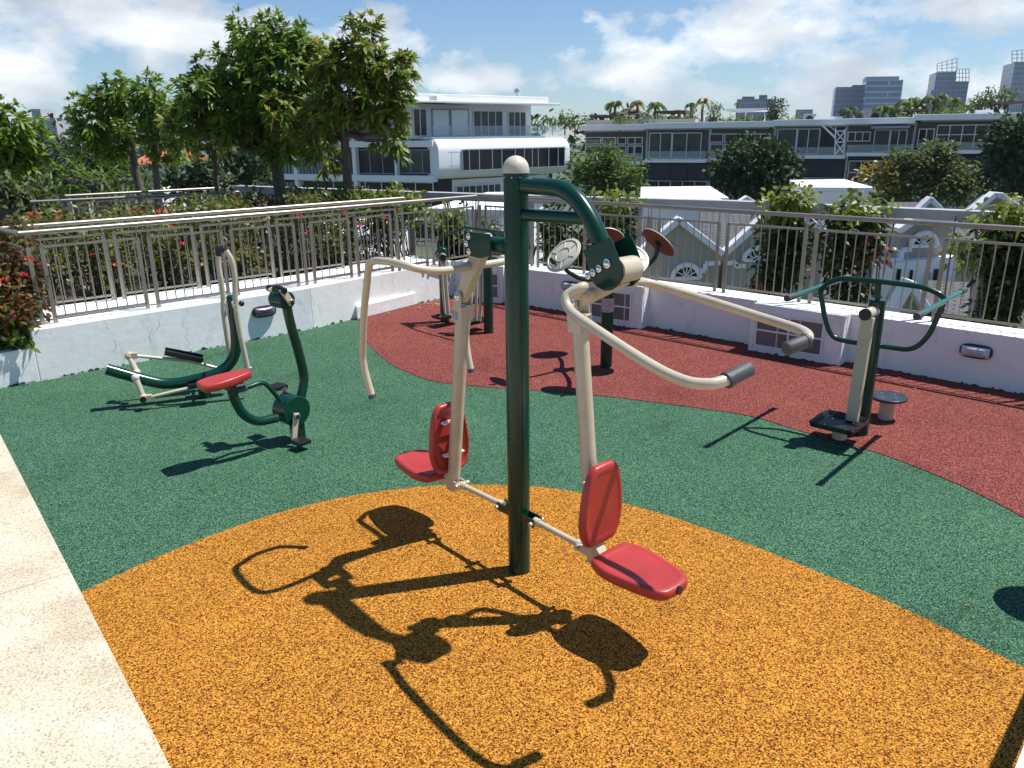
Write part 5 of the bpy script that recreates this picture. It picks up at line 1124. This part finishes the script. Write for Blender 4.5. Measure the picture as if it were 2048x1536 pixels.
# ================================================================ NEIGHBOURING TERRACE HOUSES below the right railing
def P2(x,y,Y): return gy(x,y,Y)
def gable(label,wall,ridge,trim,Y,depth,base=-8,arch=None,steps=None,mw='greyw',flatband=None):
    """wall: gable polygon pixels (from lower left over the apex to lower right)"""
    Y=float(Y); pts=[P2(x,y,Y) for x,y in wall]; cx=sum(p.x for p in pts)/len(pts); t=thing('gabled_house',label,'house',V((cx,Y,-13)))
    body=pts+[V((pts[-1].x,Y,-13)),V((pts[0].x,Y,-13))]
    mb=MB(); mb.prism(body,(0,.35,0)); obj('gable_wall',mb,M[mw],t,smooth=False)
    mb=MB(); 
    for a,b in zip(pts[:-1],pts[1:]):
        d=(b-a).normalized(); mb.bar(a-V((0,.06,0))+Z*.03,b-V((0,.06,0))+Z*.03+d*.04,.30,.13)
    obj('coping',mb,M['white'],t,smooth=False,bevel=.015)
    if arch:
        ax_,ay_,rr=arch; c=P2(ax_,ay_,Y-.05); R_=rr/FL*(c-EYE).dot(FW); n=16
        ring=[c+V((R_*math.cos(math.pi*k/n),-.02,R_*math.sin(math.pi*k/n))) for k in range(n+1)]
        mb=MB(); mb.tube(ring,.055,8); mb.bar(ring[0],ring[-1],.06,.07)
        for k in (3,6,8,10,13): mb.bar(c+V((0,-.02,.02)),ring[k],.022,.022)
        w=obj('arched_window',mb,M['white'],t,smooth=False); mb=MB(); mb.prism([p+V((0,.02,0)) for p in ring],(0,.04,0)); obj('pane',mb,M['glass'],w,smooth=False)
    if steps:
        mb=MB(); sp_=[P2(x,y,Y-.04) for x,y in steps]
        for a,b in zip(sp_[:-1],sp_[1:]): mb.bar(a,b,.10,.10)
        obj('string_course',mb,M['white'],t,smooth=False)
    return t
def roofq(label,name,p,t=None,m='tile'):
    a,b,c,d=p; w=(b-a).length; h=(d-a).length; nn=(b-a).cross(d-a).normalized(); nn=nn if nn.z>0 else -nn
    mb=MB(); mb.quad(a,b,c,d,[(0,0),(w,0),(w,h),(0,h)]); e=nn*-.12
    mb.quad(a+e,d+e,c+e,b+e,[(0,0)]*4); mb.quad(a,a+e,b+e,b,[(0,0)]*4); mb.quad(b,b+e,c+e,c,[(0,0)]*4); mb.quad(d,d+e,a+e,a,[(0,0)]*4); mb.quad(c,c+e,d+e,d,[(0,0)]*4)
    o=obj(name,mb,M[m],t,smooth=False); return o
t=gable('grey gabled house with a fan window left of the roof valley',[(1262,520),(1355,441),(1440,506)],None,None,17,5,arch=(1372,556,27),steps=[(1392,541),(1410,541),(1410,527),(1440,525)])
t2=gable('second grey gabled house with a fan window beside the broad climber',[(1448,506),(1560,404),(1650,470)],None,None,17,5,arch=(1512,520,25),steps=[(1448,527),(1470,524),(1471,532),(1490,531)])
roofq('','tiled_roof',[P2(1395,500,18),P2(1650,520,18),P2(1640,424,23),P2(1400,418,23)],t2)
roofq('','tiled_roof',[P2(1262,500,18),P2(1330,500,18),P2(1330,440,22.5),P2(1262,440,22.5)],t)
t3=gable('third grey house with a flat topped gable and tall arched window',[(1790,463),(1818,444),(1892,446),(1906,455)],None,None,16,4,arch=(1846,492,26),steps=[(1742,524),(1800,520),(1803,500),(1822,498)],)
roofq('','tiled_roof',[P2(1755,475,16.6),P2(1815,470,16.6),P2(1815,428,21),P2(1755,428,21)],t3); roofq('','tiled_roof',[P2(1900,478,16.6),P2(2000,490,16.6),P2(2000,448,20),P2(1900,444,20)],t3)
mb=MB(); c=P2(1745,527,15.9); d=P2(1905,510,15.9); mb.hexa([V((c.x,15.7,-13)),V((d.x,15.7,-13)),V((d.x,16,-13)),V((c.x,16,-13)),V((c.x,15.7,c.z)),V((d.x,15.7,d.z)),V((d.x,16,d.z)),V((c.x,16,c.z))]); obj('lower_front',mb,M['white'],t3,smooth=False)
for x0,y0,x1,y1 in ((1792,538,1802,560),(1818,540,1826,562),(1866,538,1880,560),(1846,545,1860,590)):
    a,b=P2(x0,y1,15.68),P2(x1,y0,15.68); mb=MB(); mb.hexa([V((a.x,15.66,a.z)),V((b.x,15.66,a.z)),V((b.x,15.72,a.z)),V((a.x,15.72,a.z)),V((a.x,15.66,b.z)),V((b.x,15.66,b.z)),V((b.x,15.72,b.z)),V((a.x,15.72,b.z))]); obj('window',mb,M['glass'],t3,smooth=False)
gable('low grey gable in the courtyard below the twister handles',[(1768,640),(1812,566),(1846,622),(1850,650)],None,None,13,3)
o=roofq('','tiled_roof',[P2(1850,622,12.6),P2(1990,640,12.6),P2(1985,566,15.5),P2(1852,560,15.5)]); o['label']='dark tiled lean-to roof right of the low grey gable'; o['category']='roof'
# flat white roofs
def wbox(label,x0,y0,x1,y1,Y,dp,cat='roof block',mat_='white'):
    a,b=P2(x0,y1,Y),P2(x1,y0,Y); t=thing('white_roof_block',label,cat,V(((a.x+b.x)/2,Y,-13))); mb=MB()
    mb.hexa([V((a.x,Y,-13)),V((b.x,Y-.6,-13)),V((b.x+1,Y+dp,-13)),V((a.x+1,Y+dp,-13)),V((a.x,Y,b.z)),V((b.x,Y-.6,b.z)),V((b.x+1,Y+dp,b.z)),V((a.x+1,Y+dp,b.z))]); obj('block',mb,M[mat_],t,smooth=False,bevel=.05)
    mb=MB(); mb.hexa([V((a.x-.12,Y-.15,b.z)),V((b.x+.12,Y-.75,b.z)),V((b.x+1.1,Y+dp,b.z)),V((a.x+.9,Y+dp,b.z)),V((a.x-.12,Y-.15,b.z+.12)),V((b.x+.12,Y-.75,b.z+.12)),V((b.x+1.1,Y+dp,b.z+.12)),V((a.x+.9,Y+dp,b.z+.12))]); obj('roof_edge',mb,M['white'],t,smooth=False)
wbox('white flat roofed block showing under the beam left of the roof valley',1296,412,1432,470,24,5)
wbox('long low white flat roof just above the beam',1285,399,1440,420,30,6)
wbox('white box shaped roof room behind the climbers',1602,380,1722,440,26,4)
gable('small white gable tip just above the beam behind the round tree',[(1468,412),(1491,397),(1514,412)],None,None,27,3,mw='white')
tg=gable('small white gable tip above the beam before the olive tree',[(1822,432),(1856,399),(1888,432)],None,None,24,3)
roofq('','tiled_roof',[P2(1775,432,23.5),P2(1835,432,23.5),P2(1835,404,26),P2(1775,404,26)],tg)
tg=gable('steep white gable edge with tiled roof at the right',[(1920,440),(1982,391),(1994,392),(2060,440)],None,None,20,4)
roofq('','tiled_roof',[P2(1960,440,21),P2(2110,455,21),P2(2110,400,25),P2(1992,394,25)],tg)
# white parapet of the roof below, seen through the far corner rails
wbox('bright white roof seen through the rails at the far corner',872,426,1000,520,15,4); wbox('white roof slab beyond the hedge on the left',150,470,700,560,16.5,3)
# ================================================================ SMALL THINGS ON THE DECK
r=random.Random(9); mb=MB()
for i in range(46):
    x,y=r.gauss(845,45),0; p=gz(min(905,max(760,x)),r.gauss(612,8)+(845-x)*.08)+Z*.012; leaf(mb,p,V((r.uniform(-1,1),r.uniform(-1,1),r.uniform(0,.2))).normalized(),Z,r.uniform(.02,.06),.02,0)
for i in range(26):
    p=rw(r.uniform(-1,3.5),-r.uniform(.03,.5),.012); leaf(mb,p,V((r.uniform(-1,1),r.uniform(-1,1),r.uniform(0,.2))).normalized(),Z,r.uniform(.015,.035),.012,0)
for i in range(34):
    p=gz(r.uniform(60,2000),r.uniform(760,1400),.009); 
    if p.y>1.5: leaf(mb,p,V((r.uniform(-1,1),r.uniform(-1,1),r.uniform(0,.15))).normalized(),Z,r.uniform(.006,.016),.007,0)
obj('leaf_litter',mb,M['litter'],smooth=False,label='scattered dry orange leaves along the foot of the walls',cat='leaf litter',kind='stuff')
a,b=gz(2056,1470,.012),gz(2028,1541,.012); d=(a-b).normalized(); nn=V((d.y,-d.x,0)); nn=nn if nn.x>0 else -nn
a=a+d*1.5; b=b-d*2; mb=MB(); mb.hexa([b-Z*.02,a-Z*.02,a+nn*.8-Z*.02,b+nn*.8-Z*.02,b,a,a+nn*.8,b+nn*.8]); obj('walkway_edge',mb,M['wall'],smooth=False,kind='structure')
a,b=gz(2052,1420),gz(2000,1536); d=(a-b).normalized(); sh=V((.498*.8,.12*.8,.8)); t=thing('unseen_shadow_rail','added green rail out of view at the lower right, put there to cast a straight shadow','handrail',a+sh+d*.2-Z*.8)  # unseen rail, added only for the straight shadow it throws
mb=MB(); mb.tube([a+sh+d*.3,b+sh-d*1.2],.027,16); obj('rail',mb,M['green'],t)
for k in (.3,-1.9): mb=MB(); p=a+sh+d*k; mb.tube([p,V((p.x,p.y,0))],.022,12); obj('rail_post',mb,M['green'],t)
c=gz(2075,1215)+V((.22,.055,0)); t=thing('unseen_shadow_stool','added round stool out of view past the right edge, put there to cast a shadow','stool',c)  # invented stool beyond the view, supplies the shadow blob at the edge
mb=MB(); mb.tube([c,c+Z*.4],.04,16); obj('stem',mb,M['green'],t); mb=MB(); mb.tube([c+Z*.4,c+Z*.41,c+Z*.45,c+Z*.46],[.15,.16,.16,.15],30); obj('seat',mb,M['red'],t)
